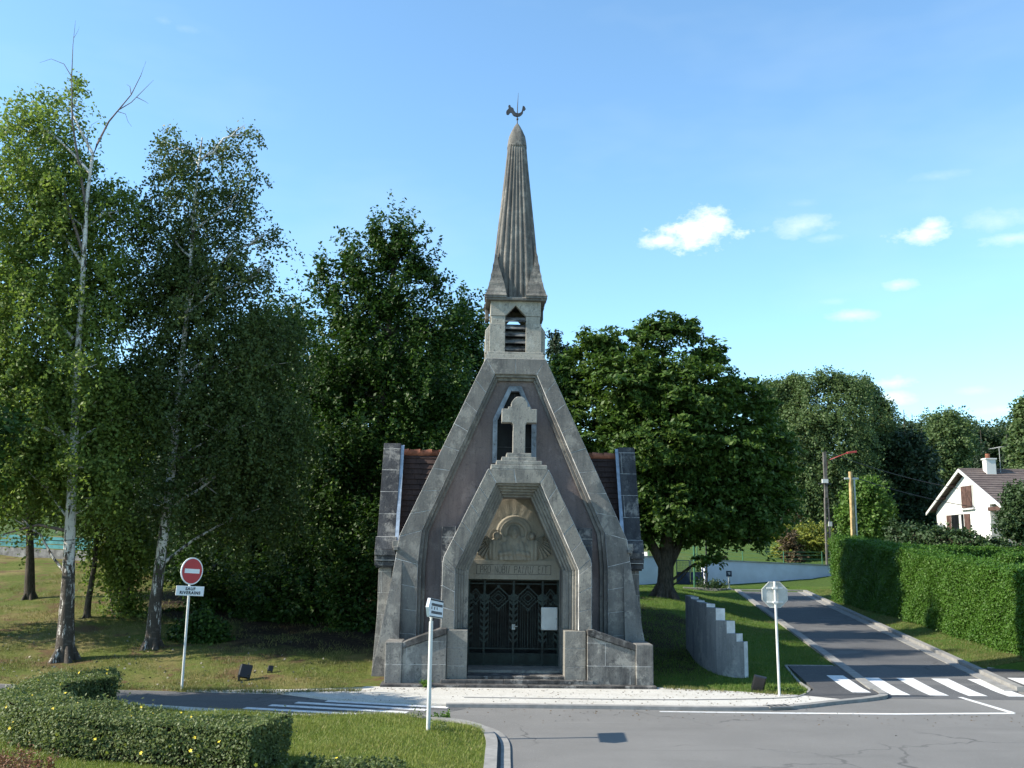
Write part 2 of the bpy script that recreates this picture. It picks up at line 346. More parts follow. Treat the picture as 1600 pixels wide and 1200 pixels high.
# ------------------------------------------------------------------ object helpers
C = S.collection
def tag(o, label=None, cat=None, group=None, kind=None):
    if label: o['label'] = label
    if cat: o['category'] = cat
    if group: o['group'] = group
    if kind: o['kind'] = kind
    return o
def empty(name, loc, rz=0, **kw):
    o = bpy.data.objects.new(name, None); C.objects.link(o); o.empty_display_size = .3
    o.location = loc; o.rotation_euler = (0, 0, rz); return tag(o, **kw)
class MB:
    def __init__(s): s.v = []; s.f = []; s.m = []; s.sm = []
    def add(s, vs, fs, m=0, smooth=False):
        b = len(s.v); s.v += [tuple(p) for p in vs]
        for f in fs: s.f.append([b + i for i in f]); s.m.append(m); s.sm.append(smooth)
    def box(s, x0, x1, y0, y1, z0, z1, m=0):
        s.add([(x0, y0, z0), (x1, y0, z0), (x1, y1, z0), (x0, y1, z0), (x0, y0, z1), (x1, y0, z1), (x1, y1, z1), (x0, y1, z1)],
              [(0, 3, 2, 1), (4, 5, 6, 7), (0, 1, 5, 4), (1, 2, 6, 5), (2, 3, 7, 6), (3, 0, 4, 7)], m)
    def extr(s, poly, vec, m=0):
        n = len(poly); q = [tuple(Vector(p) + Vector(vec)) for p in poly]
        s.add(list(poly) + q, [list(range(n))[::-1], [n + i for i in range(n)]] + [(i, (i + 1) % n, n + (i + 1) % n, n + i) for i in range(n)], m)
    def prism(s, xz, y0, y1, m=0): s.extr([(x, y0, z) for x, z in xz], (0, y1 - y0, 0), m)
    def prism_yz(s, yz, x0, x1, m=0): s.extr([(x0, y, z) for y, z in yz], (x1 - x0, 0, 0), m)
    def prism_xy(s, xy, z0, z1, m=0): s.extr([(x, y, z0) for x, y in xy], (0, 0, z1 - z0), m)
    def tube(s, pts, rad, n=8, m=0, smooth=True, cap=True):
        pts = [Vector(p) for p in pts]; K = len(pts); vs = []
        if not hasattr(rad, '__len__'): rad = [rad] * K
        ref = Vector((0, 0, 1))
        for i, p in enumerate(pts):
            d = (pts[min(i + 1, K - 1)] - pts[max(i - 1, 0)]).normalized()
            a = d.cross(ref if abs(d.z) < .95 else Vector((1, 0, 0))).normalized(); b = d.cross(a)
            for k in range(n):
                t = 2 * math.pi * k / n; vs.append(p + (a * math.cos(t) + b * math.sin(t)) * rad[i])
        fs = [(i * n + k, i * n + (k + 1) % n, (i + 1) * n + (k + 1) % n, (i + 1) * n + k) for i in range(K - 1) for k in range(n)]
        s.add(vs, fs, m, smooth)
        if cap: s.add(vs[:n], [list(range(n))], m); s.add(vs[-n:], [list(range(n))[::-1]], m)
    def lathe_rings(s, rings, m=0, smooth=True, cap=True):
        n = len(rings[0]); K = len(rings); vs = [p for r in rings for p in r]
        s.add(vs, [(i * n + k, i * n + (k + 1) % n, (i + 1) * n + (k + 1) % n, (i + 1) * n + k) for i in range(K - 1) for k in range(n)], m, smooth)
        if cap: s.add(rings[0], [list(range(n))[::-1]], m); s.add(rings[-1], [list(range(n))], m)
    def build(s, name, mats, parent=None, bevel=0, recalc=True, loc=None):
        me = bpy.data.meshes.new(name); me.from_pydata(s.v, [], s.f)
        if not isinstance(mats, (list, tuple)): mats = [mats]
        for m in mats: me.materials.append(m)
        me.polygons.foreach_set('material_index', s.m); me.polygons.foreach_set('use_smooth', s.sm)
        if recalc:
            bm = bmesh.new(); bm.from_mesh(me); bmesh.ops.recalc_face_normals(bm, faces=bm.faces); bm.to_mesh(me); bm.free()
        me.update()
        o = bpy.data.objects.new(name, me); C.objects.link(o)
        if parent: o.parent = parent
        if loc: o.location = loc
        if bevel:
            b = o.modifiers.new('bevel', 'BEVEL'); b.width = bevel; b.segments = 2; b.limit_method = 'ANGLE'; b.angle_limit = R(35)
        return o
def text_mesh(name, txt, size, mat, parent, loc, rot=(math.pi / 2, 0, 0), extrude=.002, sx=1.0, spacing=1.0, line=1.0, bold=0):
    cu = bpy.data.curves.new(name, 'FONT'); cu.body = txt; cu.size = size; cu.extrude = extrude; cu.offset = bold
    cu.align_x = 'CENTER'; cu.align_y = 'CENTER'; cu.space_character = spacing; cu.space_line = line
    t = bpy.data.objects.new(name, cu); C.objects.link(t)
    dg = bpy.context.evaluated_depsgraph_get(); me = bpy.data.meshes.new_from_object(t.evaluated_get(dg))
    bpy.data.objects.remove(t); me.materials.clear(); me.materials.append(mat)
    o = bpy.data.objects.new(name, me); C.objects.link(o); o.parent = parent; o.location = loc; o.rotation_euler = rot; o.scale = (sx, 1, 1)
    return o

def sstep(a, b, x):
    t = np.clip((np.asarray(x, float) - a) / (b - a), 0, 1); return t * t * (3 - 2 * t)
RL = lambda y: 9.3 + .122 * (y - 25.4)
RRt = lambda y: 13.0 + .122 * (y - 25.4)
def zroad(y): return .042 * np.maximum(0, np.asarray(y, float) - 25.5)
def bumps(x, y):
    return (np.sin(x * 1.7 + 1.3 * np.sin(y * .9)) * np.sin(y * 1.3 + x * .6) * .035 + np.sin(x * .51 + 2) * np.sin(y * .43) * .07)
def zt(x, y):
    x = np.asarray(x, float); y = np.asarray(y, float)
    zl = .13 * np.maximum(0, np.minimum(y, 48) - 24.3) + .08 * np.maximum(0, y - 48)
    zr = zroad(np.minimum(y, 57))
    dl = RL(y) - x; dr = x - RRt(y)
    bank = .8 * sstep(.4, 5, dl) * sstep(25.5, 36, y) * (1 - .85 * sstep(46, 57, y))
    verge = .15 * np.clip(dr - .2, 0, 7) * sstep(24.5, 29, y) * (1 - .8 * sstep(47, 55, y))
    far = (.16 - .085 * sstep(18, 28, x)) * np.clip(y - 57, 0, 30) + .085 * np.maximum(0, y - 87) + .07 * np.clip(x - 12, 0, 40) * sstep(56, 68, y)
    z = zr + bank + verge + far
    wl = 1 - sstep(-5, 4.5, x)
    rough = bumps(x, y) * sstep(24.6, 28, y) * np.clip(np.maximum(dl, dr) - .3, 0, 1)
    return wl * zl + (1 - wl) * z + rough
def ztf(x, y): return float(zt(x, y))
NX = [-60, -12.5, -9.3, -5.3, -3.4, -3.2, 3.7, 4.6, 6.6, 7.15, 7.7, 8.1, 9.9, 13.5, 13.8, 22, 60]
NY = [33, 24.6, 23.85, 23.5, 23.9, 24.4, 25.05, 24.85, 24.3, 24.1, 25.2, 29.0, 29.2, 29.2, 29.0, 29.3, 31]
def northedge(x): return np.interp(x, NX, NY)

# ------------------------------------------------------------------ ground and roads
def build_ground():
    xs = np.concatenate([np.arange(-220, -40, 6), np.arange(-40, -15, .6), np.arange(-15, 19, .2), np.arange(19, 46, .7), np.arange(46, 260, 5)])
    ys = np.concatenate([np.arange(-30, 20, 4), np.arange(20, 34, .2), np.arange(34, 60, .5), np.arange(60, 100, 1.2), np.arange(100, 420, 6)])
    X, Y = np.meshgrid(xs, ys)
    Z = zt(X, Y)
    inroad = (X > RL(Y) + .12) & (X < RRt(Y) - .12) & (Y > 22) & (Y < 55.9)
    low = inroad | (Y < northedge(X) - .12)
    Z = np.where(low, Z - .14, Z + .012)
    v = np.stack([X.ravel(), Y.ravel(), Z.ravel()], 1); ny, nx = X.shape
    i = np.arange(ny * nx).reshape(ny, nx)
    f = np.stack([i[:-1, :-1], i[:-1, 1:], i[1:, 1:], i[1:, :-1]], -1).reshape(-1, 4)
    me = bpy.data.meshes.new('ground'); me.from_pydata(v.tolist(), [], f.tolist())
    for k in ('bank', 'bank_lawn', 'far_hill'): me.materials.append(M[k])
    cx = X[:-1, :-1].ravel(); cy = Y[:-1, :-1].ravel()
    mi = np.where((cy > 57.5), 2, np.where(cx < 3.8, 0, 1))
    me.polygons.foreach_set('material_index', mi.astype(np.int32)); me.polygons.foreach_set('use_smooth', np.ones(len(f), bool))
    o = bpy.data.objects.new('ground', me); C.objects.link(o); tag(o, kind='structure')
build_ground()
def sheet(name, poly, z, mat, thick=.1, zf=None, kind='structure', sub=None):
    """a surfacing layer with its own thickness; zf gives the ground it follows"""
    mb = MB(); g = (lambda x, y: float(zf(x, y))) if zf else (lambda x, y: 0.0)
    top = [(x, y, g(x, y) + z) for x, y in poly]; mb.extr(top, (0, 0, -thick))
    return tag(mb.build(name, mat), kind=kind)
def ribbon(name, left, right, z, mat, zf, thick=.12, kind='structure'):
    mb = MB(); n = len(left); vs = []
    for (a, b) in zip(left, right):
        for (x, y) in (a, b): vs.append((x, y, float(zf(x, y)) + z))
        for (x, y) in (a, b): vs.append((x, y, float(zf(x, y)) + z - thick))
    fs = []
    for i in range(n - 1):
        p, q = 4 * i, 4 * i + 4
        fs += [(p, p + 1, q + 1, q), (p, q, q + 2, p + 2), (p + 1, p + 3, q + 3, q + 1)]
    fs += [(0, 2, 3, 1), (4 * n - 4, 4 * n - 3, 4 * n - 1, 4 * n - 2)]
    mb.add(vs, fs); return tag(mb.build(name, mat), kind=kind) if kind else mb.build(name, mat)
zrx = lambda x, y: zroad(y)
sheet('road', [(-90, 2), (90, 2), (90, 30), (60, 31), (22, 29.4), (13.6, 28.9), (12.9, 24.2), (9.4, 24.2), (7.6, 23.2), (5.8, 22.3), (2.9, 22.1), (-1.35, 22.0), (-4.0, 22.6), (-5.3, 23.45), (-9.3, 23.8), (-12.5, 24.55), (-60, 32), (-90, 36)], 0.0, M['asphalt'], .3)
ys = list(np.arange(24.15, 56.6, .9))
ribbon('side_road', [(RL(y), y) for y in ys], [(RRt(y), y) for y in ys], .005, M['asphalt_dark'], zrx, .1)
sheet('left_road', [(-40, 29.4), (-12.49, 24.4), (-9.34, 23.7), (-5.3, 23.4), (-4.0, 22.55), (-1.35, 21.9), (-.9, 21.75), (-1.9, 20.42), (-2.52, 20.52), (-4.68, 20.85), (-8.58, 21.95), (-12, 22.9), (-40, 28)], .004, M['asphalt_dark'], .05)
sheet('gravel_forecourt', [(-7.6, 23.62), (-5.3, 23.46), (-4.0, 22.62), (-1.35, 22.02), (0, 22.12), (2.9, 22.16), (4.4, 22.15), (5.75, 22.32), (6.5, 22.62), (7.4, 23.2), (7.9, 23.55), (7.1, 24.13), (6.6, 24.3), (5.2, 24.78), (3.75, 25.2), (3.3, 25.6), (-3.3, 24.9), (-3.6, 24.4), (-5.3, 23.9)], .05, M['gravel'], .12)
sheet('gravel_strip', [(-40, 28), (-12, 22.88), (-8.58, 21.93), (-4.68, 20.83), (-2.52, 20.5), (-2.0, 20.3), (-5, 20.3), (-8.8, 21.1), (-12, 22.0), (-40, 27)], .008, M['gravel'], .06)
ay = np.arange(24.1, 29.01, .35)
ribbon('pavement_apron', [(float(np.interp(y, [24.1, 24.3, 25.2, 28.9], [7.12, 7.25, 7.75, 8.16])), y) for y in ay], [(float(np.interp(y, [24.1, 24.6, 25.3, 28.9], [8.9, 9.18, 9.26, 9.62])), y) for y in ay], .055, M['asphalt_apron'], zrx, .15)
ribbon('pavement_apron', [(7.1, 24.14), (7.5, 23.85), (7.95, 23.55)], [(7.13, 24.12), (8.95, 24.15), (8.55, 23.8)], .054, M['asphalt_apron'], zrx, .15)
ribbon('pavement_apron', [(13.32 + .122 * (y - 25.4), y) for y in ay], [(24, y) for y in ay], .055, M['asphalt_apron'], zrx, .15)

def kerb(pts, width, height, zf, name='kerb', mat='kerb', base=0.0):
    P = [Vector((x, y, 0)) for x, y in pts]; L, Rr = [], []
    for i, p in enumerate(P):
        d = (P[min(i + 1, len(P) - 1)] - P[max(i - 1, 0)]).normalized(); n = Vector((-d.y, d.x, 0))
        L.append(((p + n * width / 2).x, (p + n * width / 2).y)); Rr.append(((p - n * width / 2).x, (p - n * width / 2).y))
    return ribbon(name, L, Rr, height, M[mat], zf, height + .1)
def dense(pts, k=6):
    out = []
    P = [Vector((x, y, 0)) for x, y in pts]; n = len(P)
    for i in range(n - 1):
        p0, p1, p2, p3 = P[max(i - 1, 0)], P[i], P[i + 1], P[min(i + 2, n - 1)]
        for j in range(k):
            t = j / k
            q = .5 * ((2 * p1) + (p2 - p0) * t + (2 * p0 - 5 * p1 + 4 * p2 - p3) * t * t + (3 * p1 - p0 - 3 * p2 + p3) * t ** 3)
            out.append((q.x, q.y))
    out.append((P[-1].x, P[-1].y)); return out
kerb(dense([(-1.35, 21.94), (0, 22.0), (2.9, 22.02), (4.4, 22.02), (5.75, 22.18), (6.6, 22.52), (7.48, 23.1), (8.5, 23.72), (9.15, 24.3), (9.33, 25.2)]), .2, .075, zrx)
kerb([(RL(y) + .02, y) for y in np.arange(25.2, 56.5, .8)], .27, .085, zrx)
kerb([(RRt(y) - .12, y) for y in np.arange(25.6, 56.5, .8)], .3, .03, zrx, 'gutter')
kerb([(RRt(y) + .16, y) for y in np.arange(25.6, 56.5, .8)], .2, .12, zrx)
kerb([(RL(56.4) - 3, 56.75), (RL(56.4) + .2, 56.55), (RRt(56.4) + .3, 56.5)], .2, .07, lambda x, y: zt(x, y))
kerb(dense([(8.1, 29.0), (7.72, 26.5), (7.62, 25.2), (7.1, 24.1), (6.5, 23.6), (4.6, 23.15), (2.5, 23.0), (-1, 23.0)]), .06, .065, zrx, 'kerb')
kerb([(8.1, 29.0), (9.5, 29.05)], .07, .07, zrx)
kerb([(14.0, 29.0), (18, 29.2), (24, 29.25)], .07, .08, zrx)
# traffic island on the near side, its mound of turf inside a kerb
ISL = dense([(-40, 26.9), (-12, 21.9), (-8.8, 21.05), (-5, 20.28), (-2.6, 20.28), (-1.3, 19.85), (-.62, 19.2), (-.32, 18.1), (-.28, 16.4), (-.28, 14.5), (-.3, 9)], 5)
def zisl(x, y):
    d = isl_top(x) - y
    return .07 + .09 * sstep(0, 1.6, np.minimum(d, (-.3 - x) * 1.5)) + .03 * np.sin(x * 1.9) * np.sin(y * 2.3)
IX = [p[0] for p in ISL if p[1] > 16]; IY = [p[1] for p in ISL if p[1] > 16]
def isl_top(x): return np.interp(x, IX, IY)
def island():
    xs = np.concatenate([np.arange(-26, -3, .3), np.arange(-3, -.6, .1), np.arange(-.6, -.279, .02)]); vs_ = np.linspace(0, 1, 48)
    X, Vv = np.meshgrid(xs, vs_); Y = 9 + Vv * (isl_top(X) - 9)
    v = np.stack([X.ravel(), Y.ravel(), zisl(X, Y).ravel()], 1); ny, nx = X.shape
    i = np.arange(ny * nx).reshape(ny, nx); f = np.stack([i[:-1, :-1], i[:-1, 1:], i[1:, 1:], i[1:, :-1]], -1).reshape(-1, 4)
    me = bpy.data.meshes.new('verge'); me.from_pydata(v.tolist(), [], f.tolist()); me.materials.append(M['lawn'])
    o = bpy.data.objects.new('verge', me); C.objects.link(o); tag(o, kind='structure')
island()
ik = [p for p in ISL if p[0] > -3.0]
kerb([(x + .02, y + .03) for x, y in ik], .2, .11, zrx)
ch = [(x + .26, y + .08) for x, y in ISL if x > -1.25 and y < 19.4]
kerb(ch, .16, .03, zrx, 'gutter')
# paint
def paint(poly, z=.011, zf=zrx): return sheet('road_marking', poly, z, M['paint'], .004, zf)
for a, b in (((-4.07, 22.48), (-1.29, 21.80)), ((-4.69, 22.2), (-1.74, 21.45)), ((-5.17, 21.79), (-2.11, 21.09)), ((-5.61, 21.37), (-2.54, 20.66))):
    a = Vector(a); b = Vector(b); n = Vector((.06, .27))
    paint([tuple(a - n * .35), tuple(b - n * .35), tuple(b + n * .4), tuple(a + n * .4)], .012)
for x0 in (8.53, 9.50, 10.45, 11.41, 12.40, 13.4, 14.4):
    zz = .0605 if (x0 < 9 or x0 > 13) else .0135
    x0a = x0 + (.1 if x0 > 13 else 0)
    ya, yb = 24.68, 27.35
    n = 9; L = [(x0a + .085 * (y - ya), y) for y in np.linspace(ya, yb, n)]; Rr = [(x + .46, y) for x, y in L]
    ribbon('road_marking', Rr[::1], L, zz, M['paint'], zrx, .004)
paint([(3.3, 21.66), (5.8, 21.66), (8.46, 21.74), (11.2, 22.06), (11.2, 22.22), (8.46, 21.9), (5.8, 21.79), (3.3, 21.74)], .006)
paint([(11.14, 22.15), (11.28, 22.2), (11.16, 24.5), (11.04, 24.5)], .006)

# ------------------------------------------------------------------ leaves
def unit(n):
    v = RNG.normal(size=(n, 3)); return v / np.linalg.norm(v, axis=1, keepdims=True)
def leaf_mesh(name, P, Nn, size, mats, parent=None, aspect=.62, loc=(0, 0, 0), jitter=.35, mi=None, fold=0):
    n = len(P); Nn = Nn / np.maximum(1e-6, np.linalg.norm(Nn, axis=1, keepdims=True))
    r = unit(n); a = np.cross(Nn, r); a /= np.maximum(1e-6, np.linalg.norm(a, axis=1, keepdims=True)); b = np.cross(Nn, a)
    s = (size * (1 + jitter * RNG.uniform(-1, 1, n)))[:, None] if np.ndim(size) == 0 else size[:, None]
    V = np.empty((n, 4, 3)); V[:, 0] = P - a * s * .5; V[:, 1] = P - b * s * aspect * .5 + a * s * .05; V[:, 2] = P + a * s * .5; V[:, 3] = P + b * s * aspect * .5 + a * s * .05
    me = bpy.data.meshes.new(name)
    me.vertices.add(n * 4); me.vertices.foreach_set('co', V.astype(np.float32).ravel())
    me.loops.add(n * 4); me.loops.foreach_set('vertex_index', np.arange(n * 4, dtype=np.int32))
    me.polygons.add(n); me.polygons.foreach_set('loop_start', np.arange(0, n * 4, 4, dtype=np.int32)); me.polygons.foreach_set('loop_total', np.full(n, 4, np.int32))
    for m in (mats if isinstance(mats, (list, tuple)) else [mats]): me.materials.append(m)
    if mi is not None: me.polygons.foreach_set('material_index', mi.astype(np.int32))
    me.update(calc_edges=True)
    o = bpy.data.objects.new(name, me); C.objects.link(o)
    if parent: o.parent = parent
    o.location = loc; return o
def lobe_points(lobes, k, inner=.35):
    """k points spread through a set of ellipsoids (centre, radii), denser near their surfaces"""
    c = np.array([l[0] for l in lobes]); r = np.array([l[1] for l in lobes]); wt = np.array([l[2] if len(l) > 2 else 1.0 for l in lobes])
    a = wt * (r[:, 0] * r[:, 1] * r[:, 2]) ** (2 / 3); idx = RNG.choice(len(lobes), k, p=a / a.sum())
    d = unit(k); rad = inner + (1 - inner) * RNG.uniform(0, 1, k) ** .6
    return c[idx] + d * r[idx] * rad[:, None], d
def twig_leaves(Pt, D, L, n, grav, spread, up=.6, outw=.5, flat=1.0):
    m = len(Pt); t = (np.arange(n)[None, :] + RNG.uniform(0, 1, (m, n))) / n
    L = L * (1 + .4 * RNG.uniform(-1, 1, m))
    pos = Pt[:, None, :] + D[:, None, :] * (L[:, None] * t)[:, :, None]
    pos[:, :, 2] -= grav * L[:, None] * t * t
    j = RNG.normal(size=(m, n, 3)) * spread * (1.35 - .9 * t)[:, :, None]; j[:, :, 2] *= flat
    pos += j
    Nn = RNG.normal(size=(m, n, 3)) * .75; Nn[:, :, 2] += up; Nn += D[:, None, :] * outw
    return pos.reshape(-1, 3), Nn.reshape(-1, 3)
def nearest_on(trunk, z):
    for (p, q) in zip(trunk[:-1], trunk[1:]):
        if p.z <= z <= q.z: return p.lerp(q, (z - p.z) / max(1e-6, q.z - p.z))
    return trunk[0].lerp(trunk[1], .5) if z < trunk[0].z else trunk[-1]
def build_tree(name, label, cat, base, trunk, trad, lobes, leafm, barkm, ntw, nleaf, L, grav, spread, size, up=.6, outw=.5, flat=1.0,
               dirmix=(0, 0, 0), inner=.35, limbs=True, extra=None, group=None, limb_r=.07, aspect=.62, back=.5):
    base = Vector(base); root = empty(name, base, label=label, cat=cat, group=group)
    mb = MB(); tr = [Vector(p) - base for p in trunk]
    if tr:
        mb.tube(tr, trad, 10)
        for a in range(5):   # root flare
            th = a * 1.257 + .4
            mb.tube([tr[0] + Vector((math.cos(th) * trad[0] * 1.5, math.sin(th) * trad[0] * 1.5, -.12)), tr[0] + Vector((math.cos(th) * trad[0] * .6, math.sin(th) * trad[0] * .6, trad[0] * 1.6))], [trad[0] * .5, trad[0] * .25], 6)
    lb = [((np.array(c) - np.array(base)), r, *w_) for c, r, *w_ in lobes]
    if limbs and tr:
        for c, r, *w_ in lb:
            cc = Vector(c); hd = math.hypot(cc.x - tr[0].x, cc.y - tr[0].y)
            st = nearest_on(tr, cc.z - .55 * hd - .3); ln = (cc - st).length
            mid = st.lerp(cc, .55) + Vector((0, 0, .06 * ln)) + Vector(RNG.normal(size=3) * .06 * ln)
            mb.tube([st, st.lerp(mid, .5) + Vector(RNG.normal(size=3) * .03 * ln), mid, cc], [limb_r * min(1, .3 + ln * .15), limb_r * .7 * min(1, .3 + ln * .15), limb_r * .45, limb_r * .2], 6)
            for _ in range(3):
                e = cc + Vector(unit(1)[0]) * min(r) * .9; mb.tube([mid.lerp(cc, .3), mid.lerp(e, .6), e], [limb_r * .4, limb_r * .25, limb_r * .08], 5)
    for pts, rr in (extra or []): mb.tube([Vector(p) - base for p in pts], rr, 7, 1 if max(rr) < .055 else 0)
    if mb.v: mb.build('trunk', [barkm, M['twig']], root, recalc=False)
    Pt, D = lobe_points(lb, ntw, inner)
    D = D + np.array(dirmix); D /= np.linalg.norm(D, axis=1, keepdims=True)
    Pt = Pt - D * L * back
    P, Nn = twig_leaves(Pt, D, L, nleaf, grav, spread, up, outw, flat)
    g = np.maximum(zt(P[:, 0] + base.x, P[:, 1] + base.y) + .05 - base.z, P[:, 2]); P[:, 2] = g
    leaf_mesh('crown', P, Nn, size, leafm, root, aspect)
    return root
def plobes(spec, Y, k=1.0, depth=1.0, dy=None):
    """crown lobes given as (px, py, half width, half height[, depth shift[, weight]]) at distance Y"""
    out = []
    for s in spec:
        px, py, rx, ry = s[:4]; off = s[4] if len(s) > 4 else 0; wt = s[5] if len(s) > 5 else 1.0
        p = at(px, py, Y + off); sc = (Y + off) / FPX * k * .985
        out.append(((p.x, p.y, p.z), (rx * sc, (rx * .6 + ry * .4) * sc * depth, ry * sc), wt))
    return out
def gp(px, py, z): # ground point
    d = ray(px, py); t = (z - CAMH) / d.z; return Vector((d.x * t, d.y * t, z))
#SECTION2
# ------------------------------------------------------------------ the chapel
ch = empty('chapel', (0.1, 26.0, 0), R(2.3), label='small grey stone chapel with steep A shaped front and fluted spire behind the gravel', cat='chapel')
def lerp2(a, b, t): return (a[0] + (b[0] - a[0]) * t, a[1] + (b[1] - a[1]) * t)
def shrink(poly, e):
    c = (sum(p[0] for p in poly) / len(poly), sum(p[1] for p in poly) / len(poly)); out = []
    for p in poly:
        d = (c[0] - p[0], c[1] - p[1]); l = math.hypot(*d) or 1; out.append((p[0] + d[0] / l * e * 1.4, p[1] + d[1] / l * e * 1.4))
    return out
def mir(poly, cx=0): return [(2 * cx - x, z) for x, z in poly]
def blocks(mb, outer, inner, cuts, y0, y1, cx=0, top=None):
    """ashlar blocks between an outer and an inner outline, pale mortar between them, both sides mirrored"""
    for k in range(len(outer) - 1):
        n = cuts[k]
        for i in range(n):
            t0, t1 = i / n, (i + 1) / n
            q = [lerp2(outer[k], outer[k + 1], t0), lerp2(outer[k], outer[k + 1], t1), lerp2(inner[k], inner[k + 1], t1), lerp2(inner[k], inner[k + 1], t0)]
            for s in (1, -1):
                qq = [(cx + s * x, z) for x, z in q]
                j = RNG.uniform(-.003, .003); mb.prism(shrink(qq, .006), y0 + j, y1, 0); mb.prism(qq, y0 + .006, y1 - .004, 1)
    if top:
        for poly in top:
            mb.prism(shrink(poly, .006), y0, y1, 0); mb.prism(poly, y0 + .006, y1 - .004, 1)
AO = [(.83, 8.62), (3.05, 3.73), (3.13, 3.15), (3.62, 0.0)]
AI = [(.575, 8.19), (2.455, 3.89), (2.53, 3.0), (2.53, 0.0)]
mb = MB()
blocks(mb, AO, AI, [8, 1, 5], 0.0, .5, 0, [[(-.83, 8.62), (0, 8.62), (0, 8.19), (-.575, 8.19)], [(.83, 8.62), (0, 8.62), (0, 8.19), (.575, 8.19)]])
for s in (1, -1):   # weathered spur in front of each battered foot
    mb.extr([(s * 3.13, .0, 3.1), (s * 2.95, .0, 3.1), (s * 2.95, -.28, .0), (s * 3.66, -.28, 0)], (0, .3, 0), 0)
mb.build('gable_frame', [M['stone_block'], M['mortar']], ch, bevel=.006)
mb = MB()
def ring(mb, o, i, y0, y1, m=0, cx=0):
    pts_o = [(cx - x, z) for x, z in o[::-1]] + [(cx + x, z) for x, z in o]; pts_i = [(cx - x, z) for x, z in i[::-1]] + [(cx + x, z) for x, z in i]
    for k in range(len(pts_o) - 1): mb.prism([pts_o[k], pts_o[k + 1], pts_i[k + 1], pts_i[k]], y0, y1, m)
def inset(o, i, t): return [lerp2(a, b, t) for a, b in zip(o, i)]
A3 = [(.575, 8.19), (2.455, 3.89), (2.53, 3.0), (2.53, 0)]
A4 = [(.50, 8.03), (2.27, 3.86), (2.34, 3.0), (2.34, 0)]
ring(mb, A3, inset(A3, A4, .5), .10, .5); ring(mb, inset(A3, A4, .5), A4, .2, .5)
mb.build('stepped_moulding', M['stone_block'], ch, bevel=.008)
mb = MB()
xl = lambda z: .5 + (8.05 - z) * (2.3 - .5) / (8.05 - 3.87)
for s in (1, -1):
    cx = .04 if True else 0
    L = lambda pts: [((s * x) + (0), z) for x, z in pts]
    mb.prism(L([(2.4, 0), (1.3, 0), (1.3, 5.75), (xl(5.75) + .06, 5.75), (2.4, 3.88)]), .3, .48)
    e = .04 * s
    mb.prism(L([(xl(5.75) + .06, 5.75), (.56, 5.75), (.56, 6.95), (.14, 7.84), (.14, 8.1), (.55, 8.1)]), .3, .48)
mb.prism([(-1.31, 5.1), (1.31, 5.1), (1.31, 5.748), (-1.31, 5.748)], .302, .48); mb.prism([(-1.31, 3.9), (-.98, 3.9), (-.98, 5.11), (-1.31, 5.11)], .304, .48); mb.prism([(1.31, 3.9), (.98, 3.9), (.98, 5.11), (1.31, 5.11)], .304, .48); mb.prism([(-.14, 7.84), (.14, 7.84), (.14, 8.1), (-.14, 8.1)], .3, .48)
mb.build('stucco_panel', M['stucco'], ch)
# window behind the cross
wo = [(-.60, 5.74), (.60, 5.74), (.60, 6.95), (.17, 7.88), (-.17, 7.88), (-.60, 6.95)]
wi = [(-.475, 5.82), (.47, 5.82), (.47, 6.92), (.11, 7.74), (-.11, 7.74), (-.475, 6.92)]
win = MB()
for k in range(6): win.prism([wo[k], wo[(k + 1) % 6], wi[(k + 1) % 6], wi[k]], .2, .42)
for z in (5.9, 6.25, 6.6, 6.9):
    for x in (-.54, .535): win.tube([(x, .2, z), (x, .185, z)], .014, 6, 1)
wf = win.build('window', [M['winframe'], M['iron']], ch, bevel=.006)
g = MB(); g.prism([(-.48, 5.8), (.48, 5.8), (.48, 6.93), (.12, 7.75), (-.12, 7.75), (-.48, 6.93)], .46, .47); g.build('pane', M['glass'], wf)
g = MB()
for z in (6.2, 6.9): g.box(-.475, .47, .44, .455, z, z + .015)
g.box(-.01, .01, .44, .455, 5.82, 7.7)
g.build('glazing_bar', M['iron'], wf)
# stone cross on the porch top
mb = MB(); X = .085
for h0, h1, hw, y0 in ((5.50, 5.62, .74, -.80), (5.62, 5.73, .60, -.79), (5.73, 5.83, .46, -.74), (5.83, 5.94, .33, -.70)): mb.box(X - hw, X + hw, y0, -.1, h0, h1)
half = [(.165, 5.94), (.165, 6.70), (.205, 6.76), (.47, 6.76), (.47, 7.13), (.30, 7.13), (.30, 7.19), (.22, 7.19), (.22, 7.30), (.14, 7.41), (.07, 7.46)]
mb.prism([(X + x, z) for x, z in half] + [(X - x, z) for x, z in half[::-1]], -.62, -.30)
mb.build('stone_cross', M['stone_cross'], ch, bevel=.015)
# porch
PC = .07
PO = [(.80, 5.50), (1.90, 3.22), (1.93, 3.05), (1.93, 1.40)]
PI = [(.58, 5.145), (1.59, 2.92), (1.59, 2.80), (1.59, 1.40)]
mb = MB()
blocks(mb, PO, PI, [5, 1, 3], -.8, .3, PC, [[(PC - .80, 5.50), (PC - .12, 5.50), (PC - .06, 5.145), (PC - .58, 5.145)], [(PC + .80, 5.50), (PC - .12, 5.50), (PC - .06, 5.145), (PC + .58, 5.145)]])
mb.build('portal_arch', [M['stone_porch'], M['mortar']], ch, bevel=.008)
for s in (1, -1):
    mb = MB()
    x0, x1 = sorted((PC + s * 1.61, PC + s * 1.965))
    zz = [.1, .62, 1.15, 1.6, 2.1, 2.6, 3.1, 3.55, 4.0]
    for a, b in zip(zz[:-1], zz[1:]): mb.box(x0, x1, -.64 + RNG.uniform(-.012, .012), .3, a, b - .006)
    mb.box(x0 + .01, x1 - .01, -.62, .3, .1, 3.98, 1)
    mb.build('porch_shoulder', [M['stone_dark'], M['mortar']], ch, bevel=.01)
mb = MB()
IN = [(.37, 4.80), (1.25, 2.86), (1.25, 2.72), (1.25, 1.40)]
